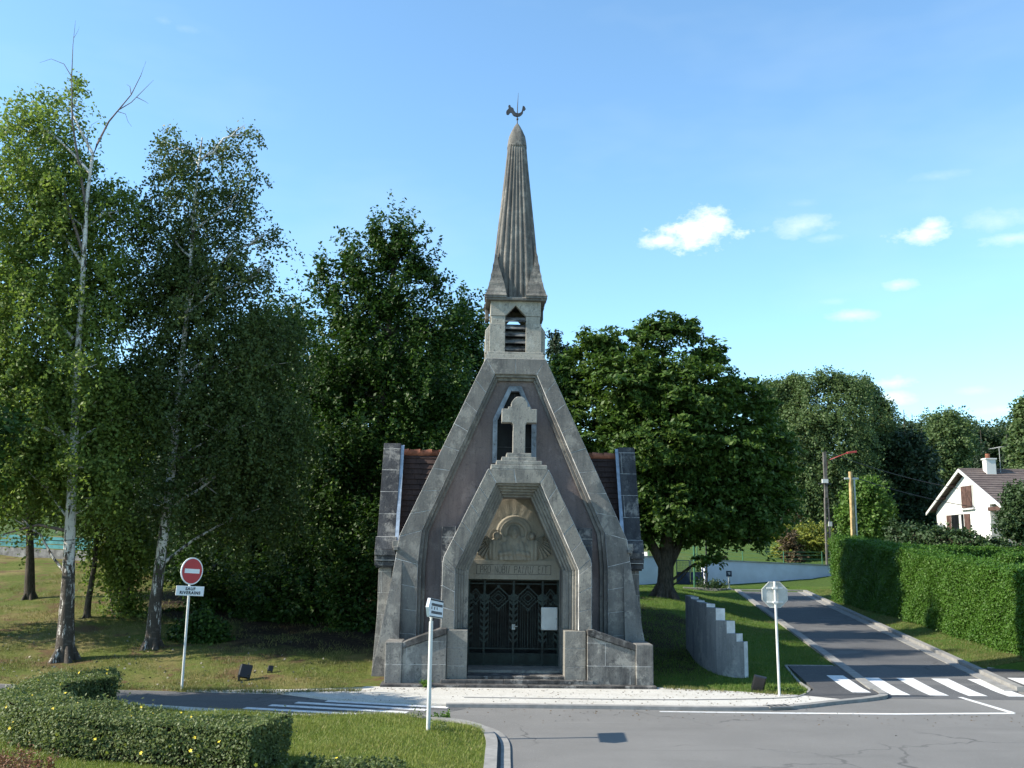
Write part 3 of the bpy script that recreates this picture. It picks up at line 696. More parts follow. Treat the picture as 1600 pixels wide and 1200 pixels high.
for k in range(5): ring(mb, inset(PI, IN, k / 5), inset(PI, IN, (k + 1) / 5), -.8 + .115 * (k + 1) + .01, .62, 0, PC)
mb.build('archivolt', M['stone_porch'], ch, bevel=.012)
for s in (1, -1):
    mb = MB()
    x0, x1 = sorted((PC - .01 + s * 1.235, PC + s * 1.76))
    for a, b in ((.08, .52), (.52, .97), (.97, 1.40)):
        mb.box(x0, x1, -.93, .92, a, b - .006)
    mb.box(x0 + .012, x1 - .012, -.92, .9, .1, 1.39, 1)
    x0, x1 = sorted((PC - .01 + s * 1.24, PC + s * 1.6)); mb.box(x0, x1, -.3, .92, 1.40, 2.9)
    mb.build('portal_pedestal', [M['stone_porch'], M['mortar']], ch, bevel=.01)
# inner lintel, its inscription and the carved tympanum
mb = MB(); mb.box(-1.35, 1.46, .72, 1.1, 2.62, 3.14); 
for (a, b, c, d) in ((-.97, 1.07, 3.005, 3.017), (-.97, 1.07, 2.752, 2.764), (-.97, -.958, 2.752, 3.017), (1.058, 1.07, 2.752, 3.017)): mb.box(a, b, .712, .73, c, d, 1)
li = mb.build('lintel', [M['relief'], M['stone_dark']], ch, bevel=.005)
GL = {'P': [[(0, 0), (0, 1), (.5, 1), (.6, .85), (.6, .62), (.5, .5), (0, .5)]], 'R': [[(0, 0), (0, 1), (.5, 1), (.6, .85), (.6, .65), (.5, .5), (0, .5)], [(.25, .5), (.6, 0)]],
      'O': [[(.1, 0), (0, .2), (0, .8), (.1, 1), (.5, 1), (.6, .8), (.6, .2), (.5, 0), (.1, 0)]], 'N': [[(0, 0), (0, 1), (.55, 0), (.55, 1)]],
      'B': [[(0, 0), (0, 1), (.45, 1), (.55, .88), (.55, .65), (.45, .54), (0, .54)], [(.45, .54), (.6, .4), (.6, .12), (.48, 0), (0, 0)]], 'I': [[(.1, 0), (.1, 1)]],
      'S': [[(0, 0), (.12, .02), (.32, .98), (.46, 1)]], 'A': [[(0, 0), (.28, 1), (.56, 0)], [(.12, .3), (.46, .3)]], 'U': [[(0, 1), (0, .15), (.12, 0), (.45, 0), (.55, .15), (.55, 1)]],
      'E': [[(.5, 0), (0, 0), (0, 1), (.5, 1)], [(0, .52), (.42, .52)]], 'T': [[(0, 1), (.6, 1)], [(.3, 1), (.3, 0)]]}
GW = {'I': .2, 'S': .46, 'E': .5}
def stroke_text(txt, x0, z0, h, width, gap, y, r):
    mb = MB(); wtot = sum((GW.get(c, .6) if c != ' ' else .55) + gap for c in txt) - gap; sc = width / wtot; x = x0
    for c in txt:
        if c == ' ': x += (.55 + gap) * sc; continue
        for st in GL[c]:
            for p, q in zip(st[:-1], st[1:]): mb.tube([(x + p[0] * sc, y, z0 + p[1] * h), (x + q[0] * sc, y, z0 + q[1] * h)], r, 5)
        x += (GW.get(c, .6) + gap) * sc
    return mb
ux = -.86; tot = sum((GW.get(c, .6) if c != ' ' else .55) + .26 for c in 'PRO NOBIS PASSUS EST') - .26
for word in ('PRO', 'NOBIS', 'PASSUS', 'EST'):
    wd = sum(GW.get(c, .6) + .26 for c in word) - .26
    stroke_text(word, ux, 2.79, .185, 1.82 * wd / tot, .26, .716, .0062).build('inscription', M['stone_dark'], li, recalc=False); ux += 1.82 * (wd + .26 + .55 + .26) / tot
def relief():
    n = 150; xs = np.linspace(-1.3, 1.4, 170); zs = np.linspace(3.14, 4.95, n); Xg, Zg = np.meshgrid(xs, zs); cx, hz = .045, 3.86
    x = Xg - cx; z = Zg - hz; r = np.hypot(x, z); h = np.zeros_like(x)
    def put(hh): np.maximum(h, hh, out=h)
    def dome(d, ht, soft=.08): return ht * np.sqrt(np.clip(1 - np.clip(d, 0, None) ** 2, 0, 1))
    put(.03 * sstep(.50, .46, r) * (z > -.5)); put(.045 * sstep(.40, .37, r)); h -= .05 * sstep(.3, .28, r) * (z > -.1)
    th = np.arctan2(x, z + .05); put(.0035 * (.5 + .5 * np.sin(th * 20)) * (r > .53) * (r < .95) * (np.abs(th) < .8))
    veil = np.hypot(x / .175, (z + .0) / .235); put(dome(veil, .12)); 
    sh = np.hypot(x / .5, (z + .62) / .48); put(dome(sh, .15) + .012 * np.sin(x * 46 + z * 9) * (sh < .95))
    put(dome(np.hypot(x / .24, (z + .22) / .26), .12))
    face = np.hypot(x / .095, (z + .015) / .15); h[:] = np.where(face < 1, .10 + .06 * np.sqrt(np.clip(1 - face ** 2, 0, 1)), h)
    h += .018 * np.exp(-((x / .014) ** 2 + ((z + .02) / .05) ** 2)); h -= .022 * np.exp(-(((np.abs(x) - .037) / .018) ** 2 + ((z - .02) / .014) ** 2)); h -= .012 * np.exp(-((x / .03) ** 2 + ((z + .085) / .008) ** 2))
    h += .05 * np.exp(-((x / .05) ** 2 + ((z + .55) / .11) ** 2))
    arm = np.abs(z + .50 + .15 * np.abs(x)) ; h += .04 * sstep(.1, .02, arm) * (np.abs(x) > .06) * (np.abs(x) < .46)
    for s in (-1, 1):
        ax = x - s * .49; az = z + .07; ar = np.hypot(ax, az)
        h -= .03 * sstep(.16, .14, ar) * (ar > .1) * (h < .06); a = np.hypot(ax / .085, az / .105); h[:] = np.where(a < 1, np.maximum(h, .05 + .08 * np.sqrt(np.clip(1 - a ** 2, 0, 1))), h)
        b = np.hypot((ax + s * -.03) / .2, (az + .4) / .34); h[:] = np.where(b < 1, np.maximum(h, .10 * np.sqrt(np.clip(1 - b ** 2, 0, 1)) + .01 * np.sin(ax * 60)), h)
        wx = (ax * s - .12); wz = az + .1; ang = np.arctan2(wz, wx); wr = np.hypot(wx, wz)
        wm = (wx > -.02) & (wr < .55) & (ang < .55) & (ang > -1.35); h[:] = np.where(wm, np.maximum(h, .035 + .03 * np.sin(ang * 30) + .02 * (wr < .2)), h)
        h -= .02 * np.exp(-((ax + s * .03) / .012) ** 2 - ((az - .01) / .012) ** 2)
    y = .78 - h * 1.45; v = np.stack([Xg.ravel(), y.ravel(), Zg.ravel()], 1); ny, nx = Xg.shape
    i = np.arange(ny * nx).reshape(ny, nx); f = np.stack([i[:-1, :-1], i[:-1, 1:], i[1:, 1:], i[1:, :-1]], -1).reshape(-1, 4)
    me = bpy.data.meshes.new('carved_tympanum'); me.from_pydata(v.tolist(), [], f.tolist()); me.materials.append(M['relief']); me.polygons.foreach_set('use_smooth', np.ones(len(f), bool))
    o = bpy.data.objects.new('carved_tympanum', me); C.objects.link(o); o.parent = ch
    b = MB(); b.box(-1.3, 1.4, .8, 1.05, 3.15, 4.95); b.build('tympanum_wall', M['relief'], ch)
relief()
# iron gate
gate = MB(); gx0, gx1, gz0, gz1, gy = -1.19, 1.31, .33, 2.62, .86; gc = (gx0 + gx1) / 2
posts = [gx0 + .03, -.735, gc, .855, gx1 - .03]
def strap(a, b, wd=.03, y=gy, th=.018): # flat bar between two (x,z) points
    a = Vector((a[0], a[1])); b = Vector((b[0], b[1])); d = (b - a).normalized(); n = Vector((-d.y, d.x)) * wd / 2
    gate.prism([tuple(a + n), tuple(b + n), tuple(b - n), tuple(a - n)], y, y + th)
for x in posts: gate.box(x - .028, x + .028, gy - .015, gy + .03, gz0, gz1)
for z in (.36, .78, 2.50, 2.595): gate.box(gx0, gx1, gy - .006, gy + .024, z - .015, z + .015)
def diamond(cx, cz, hw, hh, wd=.028):
    P = [(cx, cz + hh), (cx + hw, cz), (cx, cz - hh), (cx - hw, cz)]
    for k in range(4): strap(P[k], P[(k + 1) % 4], wd)
for cx, hw, hh in ((-.355, .335, .30), (.455, .335, .30)):
    for kx, k in enumerate((1, .62, .36)): diamond(cx, 2.12, hw * k, hh * k * 1.02, .03 if k == 1 else .022)
    for cz in (2.42, 1.81): gate.tube([(cx, gy - .01, cz), (cx, gy + .03, cz)], .05, 8)
    for dx in (-.2, -.14, -.08, .08, .14, .2): gate.box(cx + dx - .006, cx + dx + .006, gy, gy + .012, .78, 1.88 + abs(dx) * .9)
    gate.box(cx - .009, cx + .009, gy, gy + .015, .78, 1.82)
for cx in (-.975, 1.075):
    for k in (1, .55): diamond(cx, 2.16, .17 * k, .2 * k, .024)
    gate.tube([(cx, gy - .01, 1.96), (cx, gy + .03, 1.96)], .04, 8)
    for dx in (-.06, -.02, .02, .06): gate.box(cx + dx - .006, cx + dx + .006, gy, gy + .012, .78, 1.97)
for x in posts:   # ears of leaves climbing each post
    for z in np.arange(.95, 1.98, .165):
        for s in (1, -1):
            if gx0 - .02 < x + s * .1 < gx1 + .02: gate.prism([(x + s * .02, z - .03), (x + s * .115, z + .06), (x + s * .115, z + .125), (x + s * .02, z + .05)], gy - .004, gy + .014)
    for s in (1, -1):
        if gx0 - .02 < x + s * .1 < gx1 + .02:
            gate.prism([(x + s * .02, 2.02), (x + s * .14, 2.10), (x + s * .15, 2.17), (x + s * .02, 2.24)], gy - .008, gy + .02)
            gate.box(x + s * .115 - .008, x + s * .115 + .008, gy, gy + .015, .78, 2.05)
gt = gate.build('iron_gate', M['green_iron'], ch)
mb = MB(); mb.box(gx0 + .02, gc - .03, gy, gy + .02, .375, .66); mb.box(gc + .03, gx1 - .02, gy, gy + .02, .375, .66)
for x0, x1 in ((gx0 + .06, -.77), (-.70, gc - .06), (gc + .06, .82), (.89, gx1 - .06)): mb.box(x0, x1, gy - .008, gy + .004, .41, .625)
mb.build('kick_panel', M['green_panel'], gt, bevel=.004)
mb = MB(); mb.box(gc - .04, gc + .05, gy - .03, gy - .012, 1.28, 1.42); mb.tube([(gc + .02, gy - .03, 1.37), (gc + .02, gy - .07, 1.37), (gc + .11, gy - .07, 1.37)], .011, 7); mb.build('handle', M['grey_metal'], gt)
# body behind: transept walls, roof, gable parapets
mb = MB()
mb.box(-3.3, -1.4, .5, .72, 0, 3.35); mb.box(1.45, 3.3, .5, .72, 0, 3.35); mb.box(-3.1, 3.1, 8.9, 9.1, 0, 3.2); mb.prism([(-3.1, 3.2), (3.1, 3.2), (0, 6.9)], 8.9, 9.1)
for s in (1, -1):
    x0, x1 = (-3.60, -3.25) if s < 0 else (3.1, 3.44); mb.box(x0, x1, .40, 2.9, 0, 3.1); x0, x1 = sorted((s * 3.1, s * 2.9)); mb.box(x0, x1, 2.9, 9.0, 0, 3.15)
    mb.extr([(s * 3.62 - .06, .22, 0), (s * 3.28, .22, 0), (s * 3.28, .42, 2.9), (s * 3.47 - .06, .42, 2.9)], (0, .5, 0))
mb.build('nave_wall', M['stone'], ch, bevel=.01)
mb = MB()
mb.box(-2.9, 2.9, 2.4, 2.5, .0, 3.9); mb.box(-1.45, 1.5, .93, 2.4, .22, .32)
mb.build('inner_wall', M['interior'], ch)
mb = MB()
def tiles(mb, p0, p1, rows, x0f, x1f, sides=(1, -1), axis='x', off=.035):
    """courses of flat tiles on a roof slope from eave p0 to ridge p1 (y, z), x range from functions of z"""
    ny, nz = -(p1[1] - p0[1]), (p1[0] - p0[0]); l = math.hypot(ny, nz); ny, nz = ny / l, nz / l
    if nz < 0: ny, nz = -ny, -nz
    for k in range(rows):
        a, b = k / rows, (k + 1.25) / rows
        ya, za, yb, zb = p0[0] + (p1[0] - p0[0]) * a, p0[1] + (p1[1] - p0[1]) * a, p0[0] + (p1[0] - p0[0]) * b, p0[1] + (p1[1] - p0[1]) * b
        for sd in sides:
            x, xe = x0f(za), x1f(za); x -= .15 * (k % 2)
            while x < xe:
                x1 = min(x + .294, xe); j = RNG.uniform(-.006, .006) + off
                q = [(x, ya + ny * j, za + nz * j), (x1, ya + ny * j, za + nz * j), (x1, yb, zb), (x, yb, zb), (x, ya, za), (x1, ya, za)]
                q = [(sd * u, v, w_) for u, v, w_ in q] if axis == 'x' else [(sd * v, u, w_) for u, v, w_ in q]
                mb.add(q, [(0, 1, 2, 3), (4, 5, 1, 0)]); x += .30
rf = None
for sd in (1, -1):
    mb = MB(); tiles(mb, (.42, 3.2), (1.6, 6.1), 19, lambda z: max(1.4, xl(z) - .1), lambda z: 3.2, (sd,)); tiles(mb, (2.78, 3.2), (1.6, 6.1), 19, lambda z: 1.2, lambda z: 3.2, (sd,))
    rf = mb.build('tiled_roof', M['tile'], ch, recalc=False)
mb = MB(); tiles(mb, (3.2, 3.1), (0, 7.0), 24, lambda z: 1.0, lambda z: 9.0, axis='y'); mb.build('nave_roof', M['tile'], ch, recalc=False)
for s in (1, -1):
    mb = MB(); x = 1.3 * s
    while abs(x) < 3.2:
        mb.tube([(x, 1.6, 6.13), (x + .30 * s, 1.6, 6.115), (x + .34 * s, 1.6, 6.14)], [.105, .095, .115], 10); x += .335 * s
    mb.build('ridge_tile', M['ridge'], rf)
mb = MB(); mb.box(-.8, .8, .5, 1.85, 5.4, 8.56); mb.build('belfry_base', M['stone'], ch)
for s in (1, -1):
    mb = MB(); x0, x1 = (-3.665, -3.18) if s < 0 else (3.04, 3.505)
    yz = [(.30, 2.9), (.30, 3.45), (1.36, 6.36), (1.84, 6.36), (2.9, 3.45), (2.9, 2.9)]
    mb.prism_yz(yz, x0, x1)
    mb.build('gable_parapet', M['stone_dark'], ch, bevel=.012)
    mb = MB(); xk0, xk1 = (x0 - .03, x1 + .04) if s < 0 else (x0 - .04, x1 + .03)
    for y0, z0, z1 in ((.10, 3.22, 3.38), (.16, 3.08, 3.22), (.22, 2.95, 3.08)): mb.box(xk0, xk1, y0, .5, z0, z1 - .004)
    mb.extr([(xk0, .12, 3.38), (xk1, .12, 3.38), (xk1, .28, 3.72), (xk0, .28, 3.72)], (0, .25, 0))
    mb.build('kneeler', M['stone_dark'], ch, bevel=.012)
    mb = MB(); xa, xb = (-3.185, -3.09) if s < 0 else (2.95, 3.045)
    mb.extr([(xa, .26, 3.42), (xb, .26, 3.42), (xb, 1.4, 6.3), (xa, 1.4, 6.3)], (0, .05, .02))
    mb.build('flashing', M['zinc'], ch)
    mb = MB(); xa = s * 3.12
    mb.box(xa - .1, xa + .1, .02, .3, 3.42, 3.62); mb.box(xa - .06, xa + .06, -.1, .12, 3.36, 3.46)
    mb.build('gutter_spout', M['stone_block'], ch, bevel=.015)
# low wing walls and piers of the forecourt steps
for s in (1, -1):
    c0 = .14
    mb = MB(); px0, px1 = (-3.22, -2.80) if s < 0 else (3.08, 3.52)
    mb.box(px0, px1, -1.12, -.2, 0.0, 1.10)
    mb.build('pier', M['stone'], ch, bevel=.02)
    mb = MB(); xa, xb = (-2.80, -1.70) if s < 0 else (3.08, 1.86)
    mb.prism([(xa, .1), (xb, .1), (xb, 1.30), (xa, .94)], -1.06, -.62)
    xo = xa + (0 if s < 0 else 0); 
    mb.prism([(xo, .945), (xb, 1.31), (xb, 1.44), (xb + (-.16 if s < 0 else .16), 1.44), (xo, 1.09)], -1.10, -.58, 1)
    mb.build('wing_wall', [M['stone'], M['step']], ch, bevel=.012)
mb = MB()
mb.box(-3.30, -1.2, -1.36, -.6, -.05, .115); mb.box(-1.195, .35, -1.37, -.6, -.05, .118); mb.box(.355, 3.56, -1.36, -.6, -.05, .113)
mb.box(-1.82, -.25, -1.10, .9, .11, .205); mb.box(-.245, 2.0, -1.105, .9, .11, .207)
mb.box(-1.17, .25, -.90, .95, .2, .275); mb.box(.255, 1.32, -.9, .95, .2, .273)
mb.build('steps', M['step'], ch, bevel=.015)
mb = MB(); mb.box(-1.16, 1.31, -.2, .95, .27, .335); mb.build('threshold', M['stone_porch'], ch, bevel=.01)
# belfry
BX, BY = -.01, 1.03
mb = MB()
mb.box(BX - .86, BX + .86, BY - .86, BY + .86, 8.55, 8.66); mb.box(BX - .83, BX + .83, BY - .83, BY + .83, 8.66, 8.78); mb.box(BX - .79, BX + .79, BY - .79, BY + .79, 8.78, 8.86)
for sy in (1, -1):
    y0, y1 = sorted((BY + sy * .73, BY + sy * .5))
    for s in (1, -1):
        x0, x1 = sorted((BX + s * .29, BX + s * .73)); mb.box(x0, x1, y0, y1, 8.86, 9.68); x0, x1 = sorted((BX + s * .29, BX + s * .69)); mb.box(x0, x1, y0 + (.03 if sy < 0 else 0), y1, 9.68, 9.90)
mb2 = MB()
for sy in (1, -1):
    y0, y1 = sorted((BY + sy * .715, BY + sy * .5))
    mb2.prism([(BX - .71, 9.905), (BX - .29, 9.905), (BX, 10.22), (BX + .29, 9.905), (BX + .71, 9.905), (BX + .71, 10.46), (BX - .71, 10.46)], y0, y1)
for s in (1, -1):
    x0, x1 = sorted((BX + s * .5, BX + s * .69)); mb.box(x0, x1, BY - .5, BY + .5, 8.86, 9.90); x0, x1 = sorted((BX + s * .5, BX + s * .712)); mb2.box(x0, x1, BY - .5, BY + .5, 9.9, 10.44)
    xo = BX + s * .73; xe = BX + s * .845
    mb.extr([(xo, BY - .6, 8.86), (xe, BY - .6, 8.86), (xe, BY - .6, 9.50), (xo, BY - .6, 9.66)], (0, 1.2, 0))
    for yy in (-.5, .5): pass
bf = mb.build('belfry', M['stone_pale'], ch, bevel=.012); mb2.build('belfry_frieze', M['stone_pale'], bf, bevel=.012)
for sy in (-1, 1):
    for k in range(5):
        mb = MB(); z = 8.92 + k * .205; y = BY + sy * .58
        mb.extr([(BX - .30, y + sy * .12, z), (BX + .30, y + sy * .12, z), (BX + .30, y + sy * .10, z + .10), (BX + .30, y - sy * .06, z + .19), (BX - .30, y - sy * .06, z + .19), (BX - .30, y + sy * .10, z + .10)][:0] or
                [(BX - .30, y + sy * .12, z), (BX - .30, y + sy * .115, z + .04), (BX - .30, y - sy * .05, z + .17), (BX - .30, y - sy * .06, z + .13)], (.60, 0, 0))
        mb.build('louvre', M['louvre'], bf)
# spire
def sring(hw, z, n=160, ribs=28, amp=.05, p=5.0):
    out = []
    for k in range(n):
        t = 2 * math.pi * (k + .5) / n; c, s = math.cos(t), math.sin(t)
        r = 1 / (abs(c) ** p + abs(s) ** p) ** (1 / p)
        r *= 1 - amp * (1 - abs(math.cos(t * ribs / 2)) ** .7)
        out.append((BX + hw * r * c, BY + hw * r * s, z))
    return out
prof = [(10.46, .70, 5), (10.9, .685, 5), (11.6, .635, 5), (12.5, .55, 5), (13.5, .447, 4.5), (14.5, .345, 4.2), (15.28, .272, 4)]
mb = MB(); mb.lathe_rings([sring(h, z, amp=.085, p=pp) for z, h, pp in prof], 0, False)
sp = mb.build('spire', M['spire'], ch, recalc=False)
mb = MB(); cap = []
for z, h in ((15.16, .292), (15.22, .292), (15.35, .28), (15.55, .245), (15.75, .165), (15.9, .09), (16.0, .03)):
    cap.append([(BX + h * math.cos(t) / (abs(math.cos(t)) ** 3 + abs(math.sin(t)) ** 3) ** (1 / 3), BY + h * math.sin(t) / (abs(math.cos(t)) ** 3 + abs(math.sin(t)) ** 3) ** (1 / 3), z + (.09 * abs(math.sin(t * 14)) if z == 15.16 else 0)) for t in [2 * math.pi * (k + .5) / 112 for k in range(112)]])
mb.lathe_rings(cap, 0, True); mb.build('spire_cap', M['spire'], sp)
mb = MB()
cr_prof = [(10.40, .865, .27), (10.47, .875, .27), (10.6, .82, .29), (10.85, .755, .34), (11.1, .708, .41), (11.4, .655, .50), (11.7, .605, .53), (12.0, .55, .52), (12.2, .505, .50)]
for sx in (1, -1):
    for sy in (1, -1):
        rings = []
        K = 9
        dens = []
        for (z0, h0, a0), (z1, h1, a1) in zip(cr_prof[:-1], cr_prof[1:]):
            for j in range(3): t = j / 3; dens.append((z0 + (z1 - z0) * t, h0 + (h1 - h0) * t + (.012 if j == 0 else 0), a0 + (a1 - a0) * t))
        for z, h, a in dens: rings.append([(BX + sx * h, BY + sy * h, z), (BX + sx * a, BY + sy * h, z), (BX + sx * a, BY + sy * a, z), (BX + sx * h, BY + sy * a, z)])
        mb.lathe_rings(rings, 0, False)
mb.build('corner_broach', M['spire'], sp)
mb = MB(); mb.box(BX - .85, BX + .85, BY - .85, BY + .85, 10.33, 10.405); 
for s in (1, -1):
    x0, x1 = sorted((BX + s * .74, BX + s * .85)); mb.box(x0, x1, BY + .3, BY + .84, 10.05, 10.335)
mb.build('eave_slab', M['spire'], sp, bevel=.02)
wc = MB(); wc.tube([(BX, BY, 15.95), (BX, BY, 16.55), (BX + .02, BY, 17.0)], [.016, .014, .004], 7); wc.tube([(BX, BY, 16.13), (BX, BY, 16.19)], [.034, .03], 8)
wcr = wc.build('weathervane_rod', M['iron'], sp)
ro = [(160, 425), (165, 395), (205, 345), (195, 310), (205, 283), (232, 285), (240, 318), (285, 340), (300, 385), (325, 420), (360, 435), (400, 425), (430, 400), (440, 350), (450, 290), (480, 300), (492, 325), (505, 352), (488, 362), (486, 380), (470, 385), (462, 370), (455, 430), (430, 465), (400, 490), (345, 498), (300, 488), (275, 465), (255, 425), (235, 425), (205, 465), (185, 468), (165, 455)]
mb = MB(); mb.prism([((x - 358) / 12 * .0206 + BX, 16.02 + (618 - y) / 12 * .0206) for x, y in ro], BY - .02, BY + .02)
for x, y in ((480, 318),): mb.tube([((x - 358) / 12 * .0206 + BX, BY - .024, 16.02 + (618 - y) / 12 * .0206), ((x - 358) / 12 * .0206 + BX, BY + .024, 16.02 + (618 - y) / 12 * .0206)], .008, 6)
mb.build('rooster', M['iron'], wcr, bevel=.008)
# notice case hung on the gate
nb = MB(); nb.box(-.225, .225, -.05, 0, -.305, .305)
n_o = nb.build('notice_board', M['white_metal'], None, bevel=.025)
n_o.matrix_world = Matrix.Translation((0.1, 26.0, 0)) @ Matrix.Rotation(R(2.3), 4, 'Z') @ Matrix.Translation((1.04, .838, 1.58))
tag(n_o, 'white metal notice case hung on the right of the green chapel gate', 'notice board')
nb = MB(); nb.box(-.2, .2, -.053, -.049, -.27, .27); nb.build('door_panel', M['white_metal'], n_o); nb = MB(); nb.tube([(.19, -.05, 0), (.19, -.065, 0)], .012, 8); nb.build('lock', M['iron'], n_o)

# ------------------------------------------------------------------ signs and street furniture
def lean(o, px_top, py_top, z_top, base):
    pass
b = gp(284, 1077, .04); b.z = .02
ne = empty('no_entry_sign', b, R(-40), label='red round no entry sign above a white plate on a leaning white pole', cat='road sign')
ne.rotation_euler = (0, R(.3), 0)
def at_local(o): return o
mb = MB(); mb.tube([(0, 0, -.2), (0, 0, 2.98)], .03, 12); mb.build('pole', M['white_metal'], ne)
face = R(-57)
def disc(mb, r, y0, y1, z, m=0, n=40):
    mb.lathe_rings([[(r * math.cos(2 * math.pi * k / n), y, z + r * math.sin(2 * math.pi * k / n)) for k in range(n)] for y in (y0, y1)], m, False)
TW = R(3.0)
dsc = MB(); disc(dsc, .325, -.055, -.035, 0, 0); d_o = dsc.build('disc', M['sign_white'], ne); d_o.location = (0, 0, 2.78); d_o.rotation_euler = (0, TW, -face)
dsc = MB(); disc(dsc, .295, -.058, -.054, 0, 0); k = dsc.build('red_face', M['sign_red'], d_o)
dsc = MB(); dsc.box(-.22, .22, -.061, -.057, -.052, .052); dsc.build('white_bar', M['sign_white'], d_o)
pl = MB(); pl.box(-.36, .36, -.055, -.038, -.115, .115); p_o = pl.build('plate', M['sign_white'], ne, bevel=.006); p_o.location = (0, 0, 2.31); p_o.rotation_euler = (0, TW, R(45))
text_mesh('lettering', 'SAUF\nRIVERAINS', .098, M['sign_black'], p_o, (0, -.058, 0.0), sx=1.0, spacing=1.18, line=.95, bold=.004)
b = gp(1218, 1087, .05); b.z = .0
st = empty('stop_sign', b, label='octagonal stop sign seen from its grey back on a white pole', cat='road sign')
st.rotation_euler = (R(0), R(-.6), 0)
mb = MB(); mb.tube([(0, 0, -.2), (0, 0, 2.74)], .031, 12); mb.build('pole', M['white_metal'], st)
def octo(r): return [(r * math.cos(R(22.5 + 45 * k)), 2.42 + r * math.sin(R(22.5 + 45 * k))) for k in range(8)]
mb = MB(); mb.prism(octo(.325), .045, .06); pn = mb.build('panel', M['grey_metal'], st)
mb = MB(); o1, o2 = octo(.34), octo(.318)
for k in range(8): mb.prism([o1[k], o1[(k + 1) % 8], o2[(k + 1) % 8], o2[k]], .03, .07)
mb.build('rim', M['grey_metal'], pn)
for z in (2.58, 2.24):
    mb = MB(); mb.box(-.2, .2, .025, .045, z - .02, z + .02); mb.box(-.06, .06, -.04, .03, z - .025, z + .025); mb.build('bracket', M['white_metal'], pn, bevel=.005)
mb = MB(); mb.prism(octo(.318), .0605, .063); mb.build('red_front', M['sign_red'], pn)
text_mesh('lettering', 'STOP', .24, M['sign_white'], pn, (0, .065, 2.42), (math.pi / 2, 0, math.pi))
b = Vector((-1.43, 18.2, .12))
ds = empty('direction_sign', b, label='white arrow shaped direction plate on a pale pole in the near grass', cat='road sign')
mb = MB(); mb.tube([(0, 0, -.2), (0, 0, 2.05)], .038, 12); mb.build('pole', M['white_metal'], ds)
mb = MB(); mb.extr([(-.46, -.022, -.165), (.46, -.022, -.165), (.46, -.022, .165), (-.46, -.022, .165), (-.57, -.022, 0)], (0, .05, 0))
pw = mb.build('arrow_plate', M['sign_white'], ds); pw.rotation_euler = (0, R(6), R(79)); pw.location = (.075, .0, 2.20)
mb = MB()
mb.box(-.45, .45, -.026, -.021, .132, .160); mb.box(-.45, .45, -.026, -.021, -.160, -.142)
for row, z in enumerate((.062, .0, -.075)):
    x = -.36
    while x < .40:
        wv = .03 + .02 * ((row * 7 + int(x * 100)) % 3) / 2
        if (row != 1) or (int((x + 1) * 20) % 4 == 0): mb.box(x, x + wv, -.026, -.021, z - .024, z + .024)
        x += wv + .022
mb.build('lettering', M['sign_black'], pw)
mb = MB(); mb.box(-.05, .05, -.03, .03, 1.98, 2.04); mb.build('cap', M['sign_black'], ds)
def floodlight(x, y, label, sc=1.0, rz=0, tilt=-20):
    o = empty('floodlight', (x, y, ztf(x, y) + .02), R(rz), label=label, cat='floodlight', group='ground floodlights aimed at the chapel')
    mb = MB(); s = sc
    mb.extr([(-.14 * s, -.07 * s, .06 * s), (.14 * s, -.07 * s, .06 * s), (.16 * s, .07 * s, .06 * s), (-.16 * s, .07 * s, .06 * s)], (.03 * s, .05 * s, .34 * s)); h_ = mb.build('housing', M['black_plastic'], o, bevel=.02 * s); h_.rotation_euler = (R(tilt), R(10), 0)
    mb = MB()
    for a in (-.11, .11): mb.box((a - .02) * s, (a + .02) * s, -.03 * s, .09 * s, -.03 * s, .14 * s)
    mb.box(-.13 * s, .13 * s, -.05 * s, .12 * s, -.03 * s, 0.0); mb.build('bracket', M['black_plastic'], o)
    mb = MB(); mb.box(-.1 * s, .12 * s, .115 * s, .123 * s, .13 * s, .36 * s); g_ = mb.build('lens', M['glass'], o); g_.rotation_euler = (R(tilt), R(10), 0)
floodlight(-6.62, 24.95, 'black floodlight on the dry turf left of the zebra crossing', 1.0, 20)
floodlight(-6.15, 25.7, 'tiny black spotlight on the bank just behind another floodlight', .45, 20)
floodlight(6.18, 24.75, 'black floodlight in the grass beside the stop sign pole', 1.0, -15, 14)
dg = empty('drain_grate', (6.03, 22.27, .052), R(16), label='iron drain grate set in the kerb of the forecourt', cat='drain')
mb = MB(); mb.box(-.3, .3, -.16, -.12, 0, .03); mb.box(-.3, .3, .12, .16, 0, .03)
for k in range(5): x = -.28 + k * .14; mb.box(x - .014, x + .014, -.12, .12, .0, .028)
mb.build('grating', M['kerb'], dg); mb = MB(); mb.box(-.29, .29, -.13, .13, .0, .0245); mb.build('pit', M['black_plastic'], dg)
